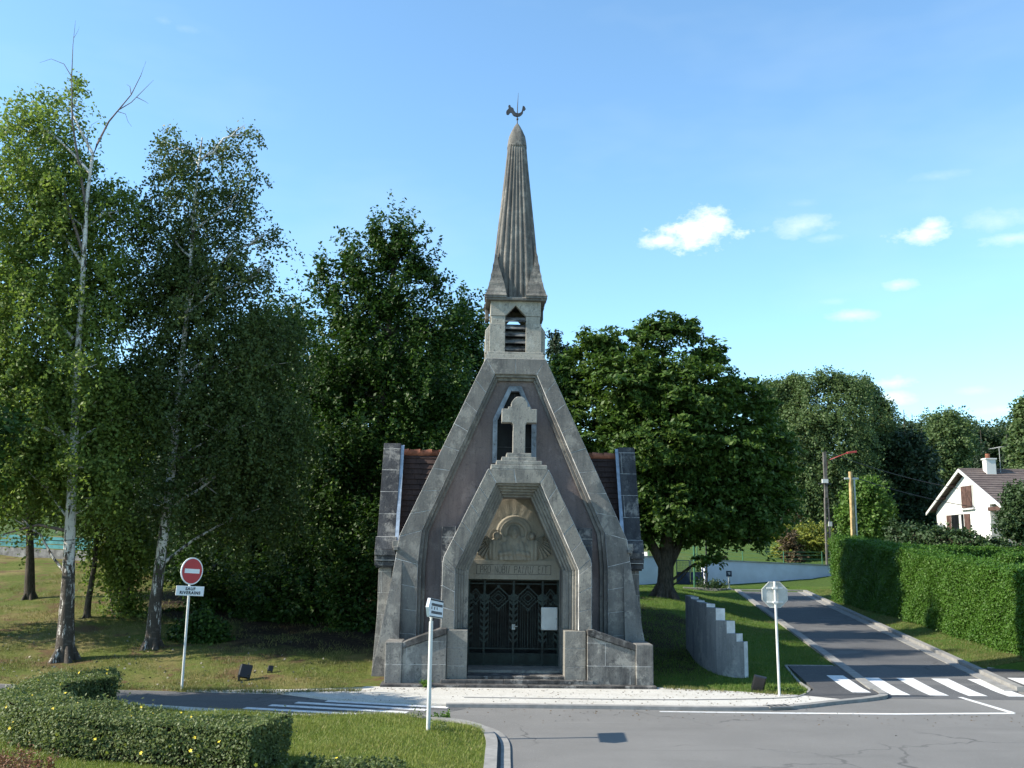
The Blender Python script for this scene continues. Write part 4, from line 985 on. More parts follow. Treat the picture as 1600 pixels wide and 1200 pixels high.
# stepped concrete slabs curving up the bank
sl = empty('stepped_wall', (5.6, 27.0, 0), label='curved wall of stepped concrete slabs standing on the grass bank', cat='wall')
spec = [(1076, 1089, 932, 955, 29.6), (1089, 1098, 938, 1000, 28.4), (1098, 1110, 944, 1045, 27.3), (1110, 1121, 950, 1056, 26.9), (1121, 1134, 968, 1056, 26.8), (1134, 1149, 988, 1053, 26.85), (1149, 1161, 1001, 1045, 26.95)]
path = [(5.42, 30.2), (5.40, 29.2), (5.40, 28.3), (5.50, 27.4), (5.66, 26.95), (5.90, 26.74), (6.14, 26.66), (6.34, 26.66)]
tops = [2.12, 2.06, 2.02, 1.92, 1.60, 1.27, 1.06]
for k in range(7):
    a, b = Vector(path[k]), Vector(path[k + 1]); d = (b - a).normalized(); n = Vector((d.y, -d.x))
    w0 = d * .15 - n * .20
    q = [a, b, b + w0, a - n * .20]
    z0 = min(ztf(a.x, a.y), ztf(b.x, b.y)) - .4
    mb = MB(); mb.prism_xy([(p.x - 5.6, p.y - 27.0) for p in q], z0, tops[k]); mb.build('slab', M['concrete'], sl, bevel=.006)
    nn_ = Vector((w0.y, -w0.x)).normalized()
    if nn_.dot(d) < 0: nn_ = -nn_
    e = [b + w0 * .04 - nn_ * .01, b + w0 - nn_ * .01, b + w0 + nn_ * .003, b + w0 * .04 + nn_ * .003]
    mb = MB(); mb.prism_xy([(p.x - 5.6, p.y - 27.0) for p in e], z0, tops[k] - .004); mb.build('end_face', M['concrete_pale'], sl)

# ------------------------------------------------------------------ boundary wall, gate and things up the road
wl = empty('boundary_wall', (11.6, 58, 0), R(17), label='long low white rendered wall running behind the top of the side road', cat='wall')
mb = MB(); mb.prism([(0, .6), (10.1, .6), (10.1, 2.68), (0, 2.98)], 0, .25); mb.build('render', M['white_wall'], wl)
mb = MB(); mb.prism([(-.05, 2.985), (10.15, 2.685), (10.15, 2.75), (-.05, 3.05)], -.06, .31); mb.build('coping', M['coping'], wl)
mb = MB(); mb.box(-.06, .42, -.08, .34, 1.2, 3.06); mb.build('gate_pillar', M['white_wall'], wl, bevel=.02)
w2 = empty('boundary_wall', (2.0, 56.0, 0), R(15), label='short white rendered wall left of the blue gate behind the chestnut trunk', cat='wall')
mb = MB(); mb.box(0, 7.9, 0, .25, 1.1, 3.12); mb.build('render', M['white_wall'], w2)
mb = MB(); mb.box(-.05, 7.95, -.06, .31, 3.125, 3.19); mb.build('coping', M['coping'], w2)
bg_ = empty('driveway_gate', (9.92, 58.05, 1.45), label='dark blue sheet and mesh driveway gate between two white walls', cat='gate')
for x0, x1 in ((0, .8), (.84, 1.62)):
    mb = MB(); mb.box(x0, x1, 0, .04, .05, .82); mb.build('sheet_panel', M['gate_blue'], bg_)
    mb = MB()
    for x in (x0 + .02, x1 - .02): mb.box(x - .02, x + .02, -.01, .05, .05, 1.5)
    for z in (.8, 1.48): mb.box(x0, x1, -.008, .045, z, z + .04)
    for k in range(1, 9): mb.box(x0 + k * .09 - .005, x0 + k * .09 + .005, .01, .02, .84, 1.48)
    for k in range(1, 7): mb.box(x0, x1, .012, .022, .84 + k * .09, .85 + k * .09)
    mb.build('mesh_frame', M['gate_blue'], bg_)
gpst = empty('marker_post', (10.63, 56.2, 1.45), label='slim pale green post in front of the blue gate', cat='post')
mb = MB(); mb.tube([(0, 0, 0), (0, 0, 2.3)], .055, 10); mb.build('shaft', M['green_post'], gpst); mb = MB(); mb.tube([(0, 0, 2.3), (0, 0, 2.36), (0, 0, 2.4)], [.06, .06, .02], 10); mb.build('cap', M['green_post'], gpst)
bp = empty('lamp_post', (11.5, 57.0, 1.4), label='thin dark pole beside the white gate pillar', cat='post')
mb = MB(); mb.tube([(0, 0, 0), (0, 0, 2.3), (0, 0, 3.2)], [.055, .05, .045], 10); mb.build('shaft', M['wire'], bp); mb = MB(); mb.tube([(0, 0, 3.2), (0, 0, 3.28), (0, 0, 3.5), (0, 0, 3.55)], [.05, .11, .13, .03], 10); mb.build('lantern', M['wire'], bp)
mbx = empty('info_sign', (12.7, 56.6, 1.42), label='small dark square panel on a white post before the white wall', cat='sign')
mb = MB(); mb.box(-.035, .035, -.03, .03, -.1, .68); mb.box(-.11, .11, -.08, .08, -.1, .02); mb.build('post', M['white_metal'], mbx)
mb = MB(); mb.box(-.165, .165, -.05, -.02, .66, .99); pp = mb.build('panel', M['sign_navy'], mbx, bevel=.01)
mb = MB(); mb.prism([(-.09, .89), (.06, .89), (.09, .85), (-.03, .85)], -.054, -.049); mb.box(-.02, .07, -.054, -.049, .79, .82); mb.build('pictogram', M['sign_white'], pp)
gh = empty('greenhouse', (8.4, 62, ztf(8.4, 62)), R(-15), label='small pale glass greenhouse lid showing above the short white wall', cat='greenhouse')
mb = MB(); mb.box(-.4, .4, 0, .6, 0, .75); mb.build('base', M['grey_block'], gh); mb = MB(); mb.extr([(-.38, -.05, .78), (.38, -.05, .78), (.28, .55, 1.15), (-.42, .55, 1.15)], (0, .02, .05)); mb.build('glass_lid', M['white_metal'], gh)
wb = empty('garden_shelter', (13.0, 60.5, ztf(13, 60.5)), label='little dark timber shelter on the slope above the white wall', cat='shelter')
mb = MB()
for x in (-.32, .24): mb.box(x, x + .07, -.2, .25, 0, 1.15)
mb.box(-.36, .34, -.1, .15, .85, 1.2); mb.build('frame', M['timber'], wb); mb = MB(); mb.prism([(-.5, 1.2), (.48, 1.2), (.36, 1.36), (-.38, 1.36)], -.35, .4); mb.build('roof', M['timber'], wb)
def wire_fence(pts, label):
    o = empty('wire_fence', (pts[0][0], pts[0][1], 0), label=label, cat='fence')
    for x, y in pts:
        z = ztf(x, y); mb = MB(); mb.tube([(x - pts[0][0], y - pts[0][1], z - .2), (x - pts[0][0], y - pts[0][1], z + 1.15)], .03, 6); mb.build('post', M['green_post'], o)
    mb = MB()
    for h in (.15, .4, .65, .9, 1.1): mb.tube([(x - pts[0][0], y - pts[0][1], ztf(x, y) + h) for x, y in pts], .008, 4)
    mb.build('wires', M['green_post'], o)
wire_fence([(9.5, 66.5), (12.5, 65), (15.2, 63.6), (17.6, 62.6), (20.0, 62.4), (22.5, 63)], 'low green wire fence climbing the meadow behind the white wall')
# utility poles
up = empty('utility_pole', (20.3, 62, ztf(20.3, 62) - .2), label='grey concrete lattice utility pole with a red arm at its top', cat='utility pole')
H_ = 7.75
mb = MB()
for s in (-1, 1): mb.extr([(s * .15 - .04, -.1, 0), (s * .15 + .04, -.1, 0), (s * .15 + .04, .1, 0), (s * .15 - .04, .1, 0)], (-s * .06, 0, H_ * .62))
mb.box(-.1, .1, -.09, .09, H_ * .62, H_)
for k in range(12): z = .2 + k * .39; mb.box(-.16 + .005 * k, .16 - .005 * k, -.08, .08, z, z + .07)
mb.build('shaft', M['pole_concrete'], up)
mb = MB(); mb.tube([(.12, 0, 6.6), (.16, 0, 7.1), (.25, 0, 7.25), (1.35, -.3, 7.68), (1.8, -.35, 7.74)], [.03, .035, .035, .035, .03], 8); ar = mb.build('red_arm', M['red_arm'], up); mb = MB(); mb.extr([(1.35, -.42, 7.62), (1.95, -.48, 7.70), (1.95, -.28, 7.72), (1.35, -.2, 7.64)], (0, 0, .13)); mb.build('lamp_head', M['red_arm'], ar, bevel=.02)
mb = MB(); mb.box(-.28, .1, -.24, -.1, 5.75, 6.0); mb.build('junction_box', M['white_metal'], up)
mb = MB(); mb.box(-.45, .35, -.03, .03, 5.68, 5.75); mb.build('crossarm', M['iron'], up)
mb = MB(); mb.box(.02, .24, -.22, -.1, 3.0, 3.3); mb.build('meter_box', M['grey_metal'], up)
wp = empty('utility_pole', (22.1, 62.5, ztf(22.1, 62.5) - .3), label='tan wooden utility pole with a short metal crossarm and conduit', cat='utility pole')
hh = 8.75 - (ztf(22.1, 62.5) - .3)
mb = MB(); mb.tube([(0, 0, 0), (.0, 0, hh)], [.17, .12], 10); mb.build('shaft', M['pole_wood'], wp)
mb = MB(); mb.tube([(.23, -.06, 0), (.2, -.06, hh - .5)], .06, 8); mb.build('conduit', M['grey_metal'], wp)
mb = MB(); mb.box(-.42, .5, -.08, .02, hh - .5, hh - .38); mb.build('crossarm', M['grey_metal'], wp)
def cable(a, b, sag, label):
    mb = MB(); A_, B_ = Vector(a), Vector(b); pts = []
    for k in range(15):
        t = k / 14; p = A_.lerp(B_, t); p.z -= sag * 4 * t * (1 - t); pts.append(p - A_)
    mb.tube(pts, .028, 5); o = mb.build('power_cable', M['wire'], None, recalc=False, loc=A_); tag(o, label, 'cable', 'cables from the poles to the house')
# ------------------------------------------------------------------ house on the hill
HX, HY0, HY1, HZ = 33.6, 66.0, 78.0, 4.55
ho = empty('house', (HX, 72, HZ), label='white gabled house with brown tiled roof and shutters on the hillside', cat='house')
yc = 0; hw = 5.35; ez = 2.55; az = 5.15; LN = 13
mb = MB()
mb.prism_yz([(-3.1, -1.5), (hw, -1.5), (hw, ez), (0, az - .12), (-hw, ez), (-3.1, ez)], .5, .75)
mb.box(.75, LN, -hw + 2.2, -hw + 2.4, -1.5, ez); mb.box(.75, LN, hw - .25, hw, -1.5, ez); mb.box(LN, LN + .25, -3.1, hw, -1.5, ez)
mb.box(.5, 2.2, -3.3, -3.1, -1.5, ez)
mb.build('wall', M['house_wall'], ho)
mb = MB()
for s in (1, -1):
    for k in range(16):
        a, b = k / 16, (k + 1.15) / 16
        y0, z0 = s * 6.0 * (1 - a), 2.22 + (az + .1 - 2.22) * a; y1, z1 = s * 6.0 * (1 - b), 2.22 + (az + .1 - 2.22) * b
        if s * y1 < 0: y1, z1 = 0, az + .1
        mb.extr([(0, y0, z0 + .07), (LN + .6, y0, z0 + .07), (LN + .6, y1, z1), (0, y1, z1)], (0, 0, .06))
rf = mb.build('roof', M['housetile'], ho)
mb = MB(); mb.tube([(0, 0, az + .14), (LN + .6, 0, az + .14)], .11, 8); mb.build('ridge', M['housetile'], rf)
mb = MB(); mb.box(1.7, 2.4, -.85, -.25, 4.2, 6.0); mb.box(1.63, 2.47, -.92, -.18, 6.0, 6.1); mb.build('chimney', M['house_wall'], rf)
mb = MB(); mb.tube([(2.0, -.5, 6.1), (2.0, -.5, 6.45)], .16, 10); mb.build('chimney_pot', M['ridge'], rf)
mb = MB(); mb.tube([(2.9, -.5, 4.6), (2.9, -.5, 7.0)], .02, 5); mb.tube([(2.9, -.9, 6.95), (2.9, 1.0, 6.98)], .025, 5)
for k in range(6): mb.tube([(2.7, -.8 + k * .3, 6.96), (3.1, -.8 + k * .3, 6.96)], .012, 4)
mb.build('aerial', M['grey_metal'], rf)
mb = MB(); mb.extr([(7.5, -4.2, 3.22), (9.0, -4.2, 3.22), (9.0, -3.0, 3.82), (7.5, -3.0, 3.82)], (0, -.03, .09)); mb.build('skylight', M['skylight'], rf)
mb = MB()
for s in (1, -1): mb.extr([(-.06, s * 6.05, 2.08), (-.06, s * 6.05, 2.30), (-.06, 0, az + .19), (-.06, 0, az - .03)], (.07, 0, 0))
mb.build('bargeboard', M['white_metal'], ho)
for s in (1, -1):
    for t in (.12, .4, .68): mb = MB(); mb.box(.02, .5, s * 6 * (1 - t) - .1, s * 6 * (1 - t) + .1, 2.22 + (az - 2.22) * t - .12, 2.22 + (az - 2.22) * t + .04); mb.build('rafter_end', M['shutter'], ho)
def hwin(y0, y1, z0, z1, name='window'):
    mb = MB(); mb.box(.42, .52, y0 - .06, y1 + .06, z0 - .06, z1 + .06); f = mb.build(name, M['white_metal'], ho)
    mb = MB(); mb.box(.40, .43, y0, y1, z0, z1); mb.build('pane', M['glass'], f)
    mb = MB(); mb.box(.3, .52, y0 - .2, y1 + .2, z0 - .16, z0 - .07); mb.build('sill', M['white_metal'], f); return f
f = hwin(-.95, .65, 2.45, 4.05)
for a, b in ((-.95, -.16), (-.14, .65)): mb = MB(); mb.box(.35, .40, a, b, 2.45, 4.05); mb.build('shutter', M['shutter'], f)
f = hwin(.6, 2.6, .5, 2.0)
for a, b in ((-.3, .55), (2.65, 3.5)): mb = MB(); mb.box(.43, .49, a, b, .5, 2.0); mb.build('shutter', M['shutter'], f)
mb = MB(); mb.box(.36, .39, .9, 1.25, .5, 1.95); mb.build('curtain', M['white_metal'], f)
mb = MB(); mb.box(.45, .65, -5.3, -5.1, -1.5, 2.25); mb.box(.45, .62, -5.3, -3.1, 2.1, 2.35); mb.build('porch_post', M['shutter'], ho)
mb = MB(); mb.box(2.4, 2.5, -5.3, -3.1, -1.5, 2.3); mb.build('porch_back_wall', M['shutter'], ho)
mb = MB(); mb.tube([(0, -6.08, 2.2), (LN, -6.08, 2.16)], .07, 7); mb.tube([(.62, -6.05, 2.2), (.62, -5.42, 1.9), (.62, -5.42, -1.0)], .045, 7); mb.build('gutter', M['grey_metal'], ho)
tb = empty('garden_table', (HX + .9, 67.6, HZ + .1), label='small white garden table and chair under the house porch', cat='table')
mb = MB(); mb.box(-.1, .9, -.6, .5, .62, .68); mb.build('top', M['white_metal'], tb)
for x in (0, .8):
    for y in (-.5, .4): mb = MB(); mb.tube([(x, y, 0), (x, y, .62)], .03, 6); mb.build('leg', M['white_metal'], tb)
cable((20.35, 62, 10.0), (33.3, 71.6, 8.4), .25, 'upper black power cable running from the lattice pole to the house gable')
cable((22.2, 62.4, 8.4), (33.2, 69.0, 6.9), .2, 'lower black cable running from the wooden pole to the house gable')

# ------------------------------------------------------------------ trees
Y = 27.0
def wp_(pts, Y): return [at(x, y, Y) for x, y in pts]
A0 = Vector((-12.0, 26.9, ztf(-12.0, 26.9) - .05))
Atr = [A0] + wp_([(104, 960), (107, 900), (108, 860), (115, 700), (121, 560), (130, 420), (137, 300), (145, 240)], 27)
build_tree('birch_tree', 'tall bright green birch with a cracked white trunk and bare top twigs at far left', 'tree', A0, Atr, [.27, .2, .165, .15, .115, .09, .07, .05, .035],
    plobes([(60, 195, 62, 60, 0, .75), (112, 150, 22, 40, 0, .6), (20, 320, 90, 100), (105, 320, 55, 100), (50, 490, 110, 110), (150, 460, 50, 90), (30, 640, 120, 100), (135, 630, 70, 85), (60, 745, 110, 52), (165, 765, 52, 45), (20, 810, 40, 14, 0, .4),
            (185, 330, 28, 55, 0, .7), (200, 640, 60, 60, 1), (-60, 560, 60, 120), (128, 560, 30, 40, -1.3, .4), (118, 720, 34, 30, -1.2, .5)], 27.7, depth=.85),
    M['birch_leaf'], M['birch_bark'], 2700, 56, .8, 1.0, .125, .108, up=.35, back=.2, outw=.3, dirmix=(0, 0, .25), inner=.25,
    extra=[(wp_([(143, 250), (152, 225), (170, 190), (185, 172), (205, 148), (220, 118), (228, 96)], 27), [.036, .032, .026, .02, .014, .009, .004]),
           (wp_([(185, 172), (205, 160), (225, 140), (240, 125)], 27), [.017, .012, .008, .003]), (wp_([(205, 148), (203, 135), (198, 132)], 27), [.014, .008, .004]), (wp_([(214, 152), (226, 158), (232, 162)], 27), [.012, .007, .003]),
           (wp_([(183, 174), (196, 178), (200, 190), (206, 198)], 27), [.012, .008, .005, .003]),
           (wp_([(134, 320), (122, 250), (113, 190), (112, 120), (114, 70), (118, 32)], 27), [.045, .036, .026, .016, .009, .003]), (wp_([(138, 240), (137, 215), (143, 195), (155, 188)], 27), [.013, .01, .006, .003]),
           (wp_([(112, 120), (100, 100), (80, 92), (62, 98)], 27), [.014, .01, .006, .003]), (wp_([(115, 60), (122, 48), (124, 42)], 27), [.006, .004, .003]),
           (wp_([(132, 400), (112, 340), (100, 300)], 27), [.05, .036, .02]),
           (wp_([(115, 530), (85, 500), (35, 487)], 27), [.07, .05, .03]), (wp_([(110, 690), (70, 668), (5, 665)], 27), [.06, .045, .02]), (wp_([(108, 830), (60, 820), (5, 835)], 27), [.05, .04, .02])])
E0 = gb0 = (-18.3, 29.2, ztf(-18.3, 29.2) - .05)  # added birch, almost wholly out of view, to cast shade on the bank
build_tree('birch_tree', 'added birch, nearly all out of view, whose leafy side reaches in at left', 'tree', E0, [Vector(E0), Vector((-18.2, 29.2, 5)), Vector((-18.0, 29.3, 10.5))], [.2, .13, .03],
    [((-18.0, 29.2, 5.2), (2.6, 2.0, 1.5)), ((-17.4, 29.6, 7.2), (2.6, 2.0, 1.6))], M['birch_leaf'], M['birch_bark'], 650, 50, .8, .9, .12, .108, up=.3, inner=.25)
E1 = (-15.9, 20.6, .05)  # added tree mostly out of view, crown shaped to shade the left road
build_tree('shade_tree', 'added broadleaf tree, nearly all out of view at left, shading the zebra crossing', 'tree', E1, [Vector(E1), Vector((-15.8, 20.6, 4)), Vector((-15.4, 20.7, 8.2))], [.24, .17, .05],
    [((-15.6, 20.6, 5.0), (3.6, 1.25, 1.3)), ((-14.2, 20.8, 6.2), (3.2, 1.3, 1.3)), ((-15.8, 20.6, 7.4), (2.8, 1.2, 1.3)), ((-13.0, 20.7, 5.6), (2.3, 1.1, 1.0))], M['hornbeam_leaf'], M['bark'], 1100, 44, .8, .3, .16, .13, up=.5, inner=.25)
B0 = Vector((-10.2, 28.4, ztf(-10.2, 28.4) - .05))
Btr = [B0] + wp_([(243, 940), (250, 880), (265, 760), (278, 640), (285, 560), (297, 430), (305, 300), (316, 215)], 28.4)
build_tree('birch_tree', 'slightly leaning birch with dusky foliage standing behind the no entry sign', 'tree', B0, Btr, [.23, .17, .15, .125, .1, .08, .06, .04, .02],
    plobes([(270, 230, 42, 42, 0, .6), (345, 230, 45, 42, 0, .4), (390, 205, 17, 16, 0, .5), (300, 330, 75, 85, 0, .75), (385, 310, 32, 55, 0, .45), (330, 430, 90, 70), (432, 372, 22, 20, 0, .6), (412, 420, 22, 40, 0, .6), (250, 450, 70, 80), (345, 545, 100, 75), (420, 545, 55, 75, .5),
            (250, 600, 80, 80), (370, 650, 110, 70), (440, 690, 55, 60, .5), (265, 785, 48, 38, -.8), (400, 790, 90, 60, 1), (330, 740, 90, 60), (215, 350, 30, 60, 0, .7), (290, 480, 30, 40, -1.2, .4), (272, 660, 30, 30, -1.2, .4)], 29.0, depth=.85),
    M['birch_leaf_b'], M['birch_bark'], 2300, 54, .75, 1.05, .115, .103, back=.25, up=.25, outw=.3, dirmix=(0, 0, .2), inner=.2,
    extra=[(wp_([(270, 715), (300, 715), (345, 712)], 28.4), [.04, .03, .012]), (wp_([(282, 600), (320, 585), (350, 560)], 28.4), [.05, .035, .015])])
def simple_tree(name, label, base, trunkpx, Y, r0, lobes, leafm, n, cat='tree', bark='bark', **kw):
    tr = [Vector(base)] + wp_(trunkpx, Y)
    k = len(tr); d = dict(nleaf=26, L=.9, grav=.2, spread=.12, size=.13)
    d.update(kw)
    return build_tree(name, label, cat, base, tr, [r0 * (1 - .75 * i / (k - 1)) for i in range(k)], lobes, leafm, M[bark], n, **d)
def gb(x, y, dz=-.05): return (x, y, ztf(x, y) + dz)
simple_tree('young_tree', 'slender dark trunked tree at the left edge in front of the teal boards', gb(-17.3, 35.5), [(47, 880), (46, 800), (50, 700)], 35.5, .2,
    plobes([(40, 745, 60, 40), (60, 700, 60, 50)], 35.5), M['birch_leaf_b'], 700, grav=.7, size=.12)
simple_tree('young_tree', 'thin pale trunked tree leaning slightly between the two birches', gb(-13.6, 31.8), [(138, 940), (148, 880), (152, 810), (165, 700)], 31.8, .12,
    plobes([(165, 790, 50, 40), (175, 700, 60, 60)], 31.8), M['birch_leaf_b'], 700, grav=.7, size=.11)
hz = Vector(gb(-12.8, 32.4))
hr = simple_tree('hazel_shrub', 'many stemmed shrub with loose bright leaves left of the leaning birch', hz, [(182, 930)], 32.4, .05,
    plobes([(190, 900, 30, 30), (170, 860, 35, 30), (215, 850, 40, 40), (200, 945, 25, 16)], 32.4), M['birch_leaf'], 420, 'shrub', grav=.5, size=.12, limb_r=.05,
    extra=[(wp_([(176 + 7 * k, 965), (172 + 10 * k, 900), (165 + 15 * k, 840)], 32.4), [.045, .04, .02]) for k in range(4)])
simple_tree('leafy_shrub', 'low leafy shrub in the shade beside the no entry sign pole', gb(-9.0, 29.3), [(310, 985)], 29.3, .03,
    plobes([(300, 985, 26, 18), (330, 990, 24, 18), (318, 970, 20, 14)], 29.3), M['hornbeam_leaf'], 240, 'shrub', grav=.3, size=.13, L=.35)
simple_tree('hornbeam_tree', 'tall dark hornbeam with a spiky crown left of the chapel', gb(-5.9, 34.0), [(560, 940), (575, 800), (600, 600), (618, 380)], 34.0, .3,
    plobes([(622, 365, 9, 24, 0, 2.2), (588, 368, 9, 22, 0, 2.2), (640, 362, 7, 18, 0, 2), (604, 395, 26, 26, 0, 1.3), (545, 400, 10, 24, 0, 2), (565, 425, 24, 30, 0, 1.2), (645, 405, 18, 30, 0, 1.3), (503, 420, 9, 16, 0, 2), (520, 450, 18, 26, 0, 1.2), (665, 415, 9, 22, 0, 1.8), (600, 460, 52, 40), (682, 445, 10, 16, 0, 1.6),
            (545, 500, 54, 40), (650, 500, 40, 36), (600, 560, 96, 50), (690, 520, 30, 30), (712, 490, 8, 20, 0, 1.6), (520, 600, 80, 60), (660, 620, 90, 60), (560, 700, 110, 70), (660, 730, 80, 80), (480, 790, 80, 80), (560, 850, 90, 80, -1), (620, 880, 60, 80, -1.5),
            (500, 920, 80, 60, -1.5), (560, 960, 60, 36, -2.5), (430, 930, 60, 60, -1)], 34.0, depth=.95),
    M['hornbeam_leaf'], 2500, nleaf=64, L=1.75, grav=.02, spread=.13, size=.135, dirmix=(0, 0, 1.0), inner=.25, up=.5, flat=.5, back=.6)
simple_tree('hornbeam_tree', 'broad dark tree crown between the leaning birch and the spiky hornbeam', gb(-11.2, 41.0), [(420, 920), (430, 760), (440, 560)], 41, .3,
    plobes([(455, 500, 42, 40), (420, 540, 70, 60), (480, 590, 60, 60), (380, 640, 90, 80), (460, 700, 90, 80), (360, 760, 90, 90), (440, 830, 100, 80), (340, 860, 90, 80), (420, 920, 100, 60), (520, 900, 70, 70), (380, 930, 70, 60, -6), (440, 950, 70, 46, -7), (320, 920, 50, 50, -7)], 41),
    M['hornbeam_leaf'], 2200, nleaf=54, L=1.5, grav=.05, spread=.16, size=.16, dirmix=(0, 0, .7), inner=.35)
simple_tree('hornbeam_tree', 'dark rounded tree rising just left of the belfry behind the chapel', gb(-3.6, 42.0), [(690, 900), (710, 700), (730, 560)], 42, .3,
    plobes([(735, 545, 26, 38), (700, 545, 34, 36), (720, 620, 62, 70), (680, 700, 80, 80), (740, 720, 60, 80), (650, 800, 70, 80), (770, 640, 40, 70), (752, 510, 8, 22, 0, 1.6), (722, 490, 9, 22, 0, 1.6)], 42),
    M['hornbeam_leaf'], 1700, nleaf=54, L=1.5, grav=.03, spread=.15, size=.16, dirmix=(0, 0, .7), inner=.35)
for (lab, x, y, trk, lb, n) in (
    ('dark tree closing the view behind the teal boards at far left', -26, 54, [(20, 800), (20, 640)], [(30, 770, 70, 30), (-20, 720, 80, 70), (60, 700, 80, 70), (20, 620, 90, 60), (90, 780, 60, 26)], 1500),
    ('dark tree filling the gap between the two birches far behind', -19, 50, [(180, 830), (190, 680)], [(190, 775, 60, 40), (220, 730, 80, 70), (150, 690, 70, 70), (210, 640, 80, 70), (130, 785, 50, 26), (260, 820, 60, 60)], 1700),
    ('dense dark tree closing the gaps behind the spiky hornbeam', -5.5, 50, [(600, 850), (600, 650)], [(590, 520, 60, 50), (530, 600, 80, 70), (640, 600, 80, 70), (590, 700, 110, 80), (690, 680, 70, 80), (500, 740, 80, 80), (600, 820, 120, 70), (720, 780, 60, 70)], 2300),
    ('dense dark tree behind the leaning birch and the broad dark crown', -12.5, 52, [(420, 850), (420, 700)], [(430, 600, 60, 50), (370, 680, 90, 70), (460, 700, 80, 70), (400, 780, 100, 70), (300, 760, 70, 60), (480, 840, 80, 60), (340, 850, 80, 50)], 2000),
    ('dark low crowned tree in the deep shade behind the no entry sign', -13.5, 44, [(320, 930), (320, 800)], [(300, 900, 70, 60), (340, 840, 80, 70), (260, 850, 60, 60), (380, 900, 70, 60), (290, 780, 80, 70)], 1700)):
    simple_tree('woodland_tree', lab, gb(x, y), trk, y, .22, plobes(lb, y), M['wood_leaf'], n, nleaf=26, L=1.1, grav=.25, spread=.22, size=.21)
CH0 = gb(6.65, 42.0, -.1)
chr_ = build_tree('chestnut_tree', 'big rounded chestnut with layered green foliage right of the chapel', 'tree', CH0, [Vector(CH0)] + wp_([(1040, 900), (1041, 865), (1045, 800), (1040, 650), (1035, 540)], 42.0), [.42, .34, .33, .24, .16, .06],
    plobes([(935, 530, 28, 30), (945, 560, 36, 36), (1020, 525, 40, 36), (1060, 512, 32, 26), (1105, 550, 28, 32), (900, 590, 40, 50, 1), (980, 600, 66, 56, -1), (1070, 610, 74, 60, -1), (1155, 610, 38, 36), (1185, 630, 26, 26), (920, 680, 66, 66), (1020, 690, 84, 66, -1.5), (1125, 690, 80, 70, -1),
            (1195, 690, 42, 56), (960, 775, 66, 62), (1060, 780, 90, 56, -1), (1160, 780, 70, 60, -.5), (1222, 760, 26, 46), (985, 825, 44, 24), (1110, 825, 55, 26, -.5), (1180, 825, 36, 22), (1110, 872, 22, 10, -1, .6), (1030, 650, 80, 80, 2.5), (900, 740, 60, 60, 2), (1100, 740, 90, 80, 2.5)], 42.0, depth=1.0),
    M['chestnut_leaf'], M['bark'], 2700, 60, .7, .35, .21, .22, up=.9, outw=.5, flat=.3, inner=.45, dirmix=(0, 0, .15), aspect=.5,
    extra=[(wp_([(1039, 890), (1018, 850), (1000, 800)], 42.0), [.24, .2, .12]), (wp_([(1042, 890), (1062, 850), (1085, 800)], 42.0), [.22, .18, .12])])
simple_tree('conifer_tree', 'dark conifer tip peeping above the chestnut beside the belfry', gb(2.4, 50), [(870, 700), (868, 515)], 50, .2,
    plobes([(868, 535, 8, 16, 0, 2), (872, 560, 16, 18, 0, 1.5), (890, 556, 9, 14, 0, 1.5), (875, 590, 26, 26), (880, 640, 34, 40), (870, 700, 44, 60)], 50), M['fir_leaf'], 900, nleaf=26, L=.7, grav=.1, spread=.09, size=.15, dirmix=(0, 0, .6))
for lab, x, y, trk, lb in (
    ('large weeping birch with hanging pale green curtains behind the utility poles', 28.5, 84, [(1290, 780), (1295, 600)], [(1283, 585, 16, 20, 0, 1.5), (1300, 592, 26, 24), (1262, 606, 16, 26), (1318, 596, 14, 22, 0, 1.4), (1330, 605, 40, 30), (1300, 650, 80, 50), (1250, 680, 50, 50), (1310, 720, 80, 60), (1270, 760, 60, 60)]),
    ('weeping birch with fine drooping twigs right of the pale curtained one', 32.5, 88, [(1362, 780), (1365, 620)], [(1350, 604, 18, 22, 0, 1.3), (1368, 618, 12, 20, 0, 1.3), (1382, 640, 16, 26), (1365, 680, 44, 50), (1385, 690, 22, 40), (1345, 740, 50, 60), (1380, 760, 40, 50)]),
    ('weeping birch half hidden behind the right edge of the chestnut', 24.0, 86, [(1225, 780), (1225, 640)], [(1205, 606, 26, 26, 0, 1.4), (1242, 600, 26, 26, 0, 1.4), (1218, 622, 16, 20, 0, 1.3), (1238, 618, 14, 18, 0, 1.3), (1210, 670, 40, 50), (1245, 650, 26, 36), (1225, 730, 50, 60)])):
    simple_tree('weeping_birch', lab, gb(x, y), trk, y, .3, plobes(lb, y, depth=.9), M['weep_leaf'], 1300, nleaf=44, L=1.7, grav=.95, spread=.24, size=.22, up=.2, dirmix=(0, 0, .75), inner=.15, back=.5)
def conifer(label, px, ytop, ybase, hw, Y, n=700):
    p = at(px, ytop, Y); x = p.x; b = gb(x, Y, -.2); h = p.z - b[2]
    lb = [((x, Y, b[2] + h * (.12 + .8 * t)), (hw * Y / FPX * (1 - t) * .9 + .15, hw * Y / FPX * (1 - t) * .9 + .15, h * .07), (1.15 - t)) for t in np.linspace(0, 1, 11)]
    root = build_tree('fir_tree', label, 'tree', b, [Vector(b), Vector((x, Y, b[2] + h * .6)), Vector((x, Y, p.z))], [.25, .14, .03], lb, M['fir_leaf'], M['bark'], n, 26, 1.1, .35, .16, .22, up=.4, inner=.25, flat=.6, limbs=False)
conifer('dark fir just right of the weeping birches', 1412, 640, 800, 44, 100, 900)
conifer('slim dark fir behind the left slope of the house roof', 1440, 668, 800, 30, 112)
conifer('dark fir standing behind the house chimney', 1532, 672, 760, 34, 125)
conifer('dark fir at the skyline near the right edge', 1572, 668, 760, 30, 130)
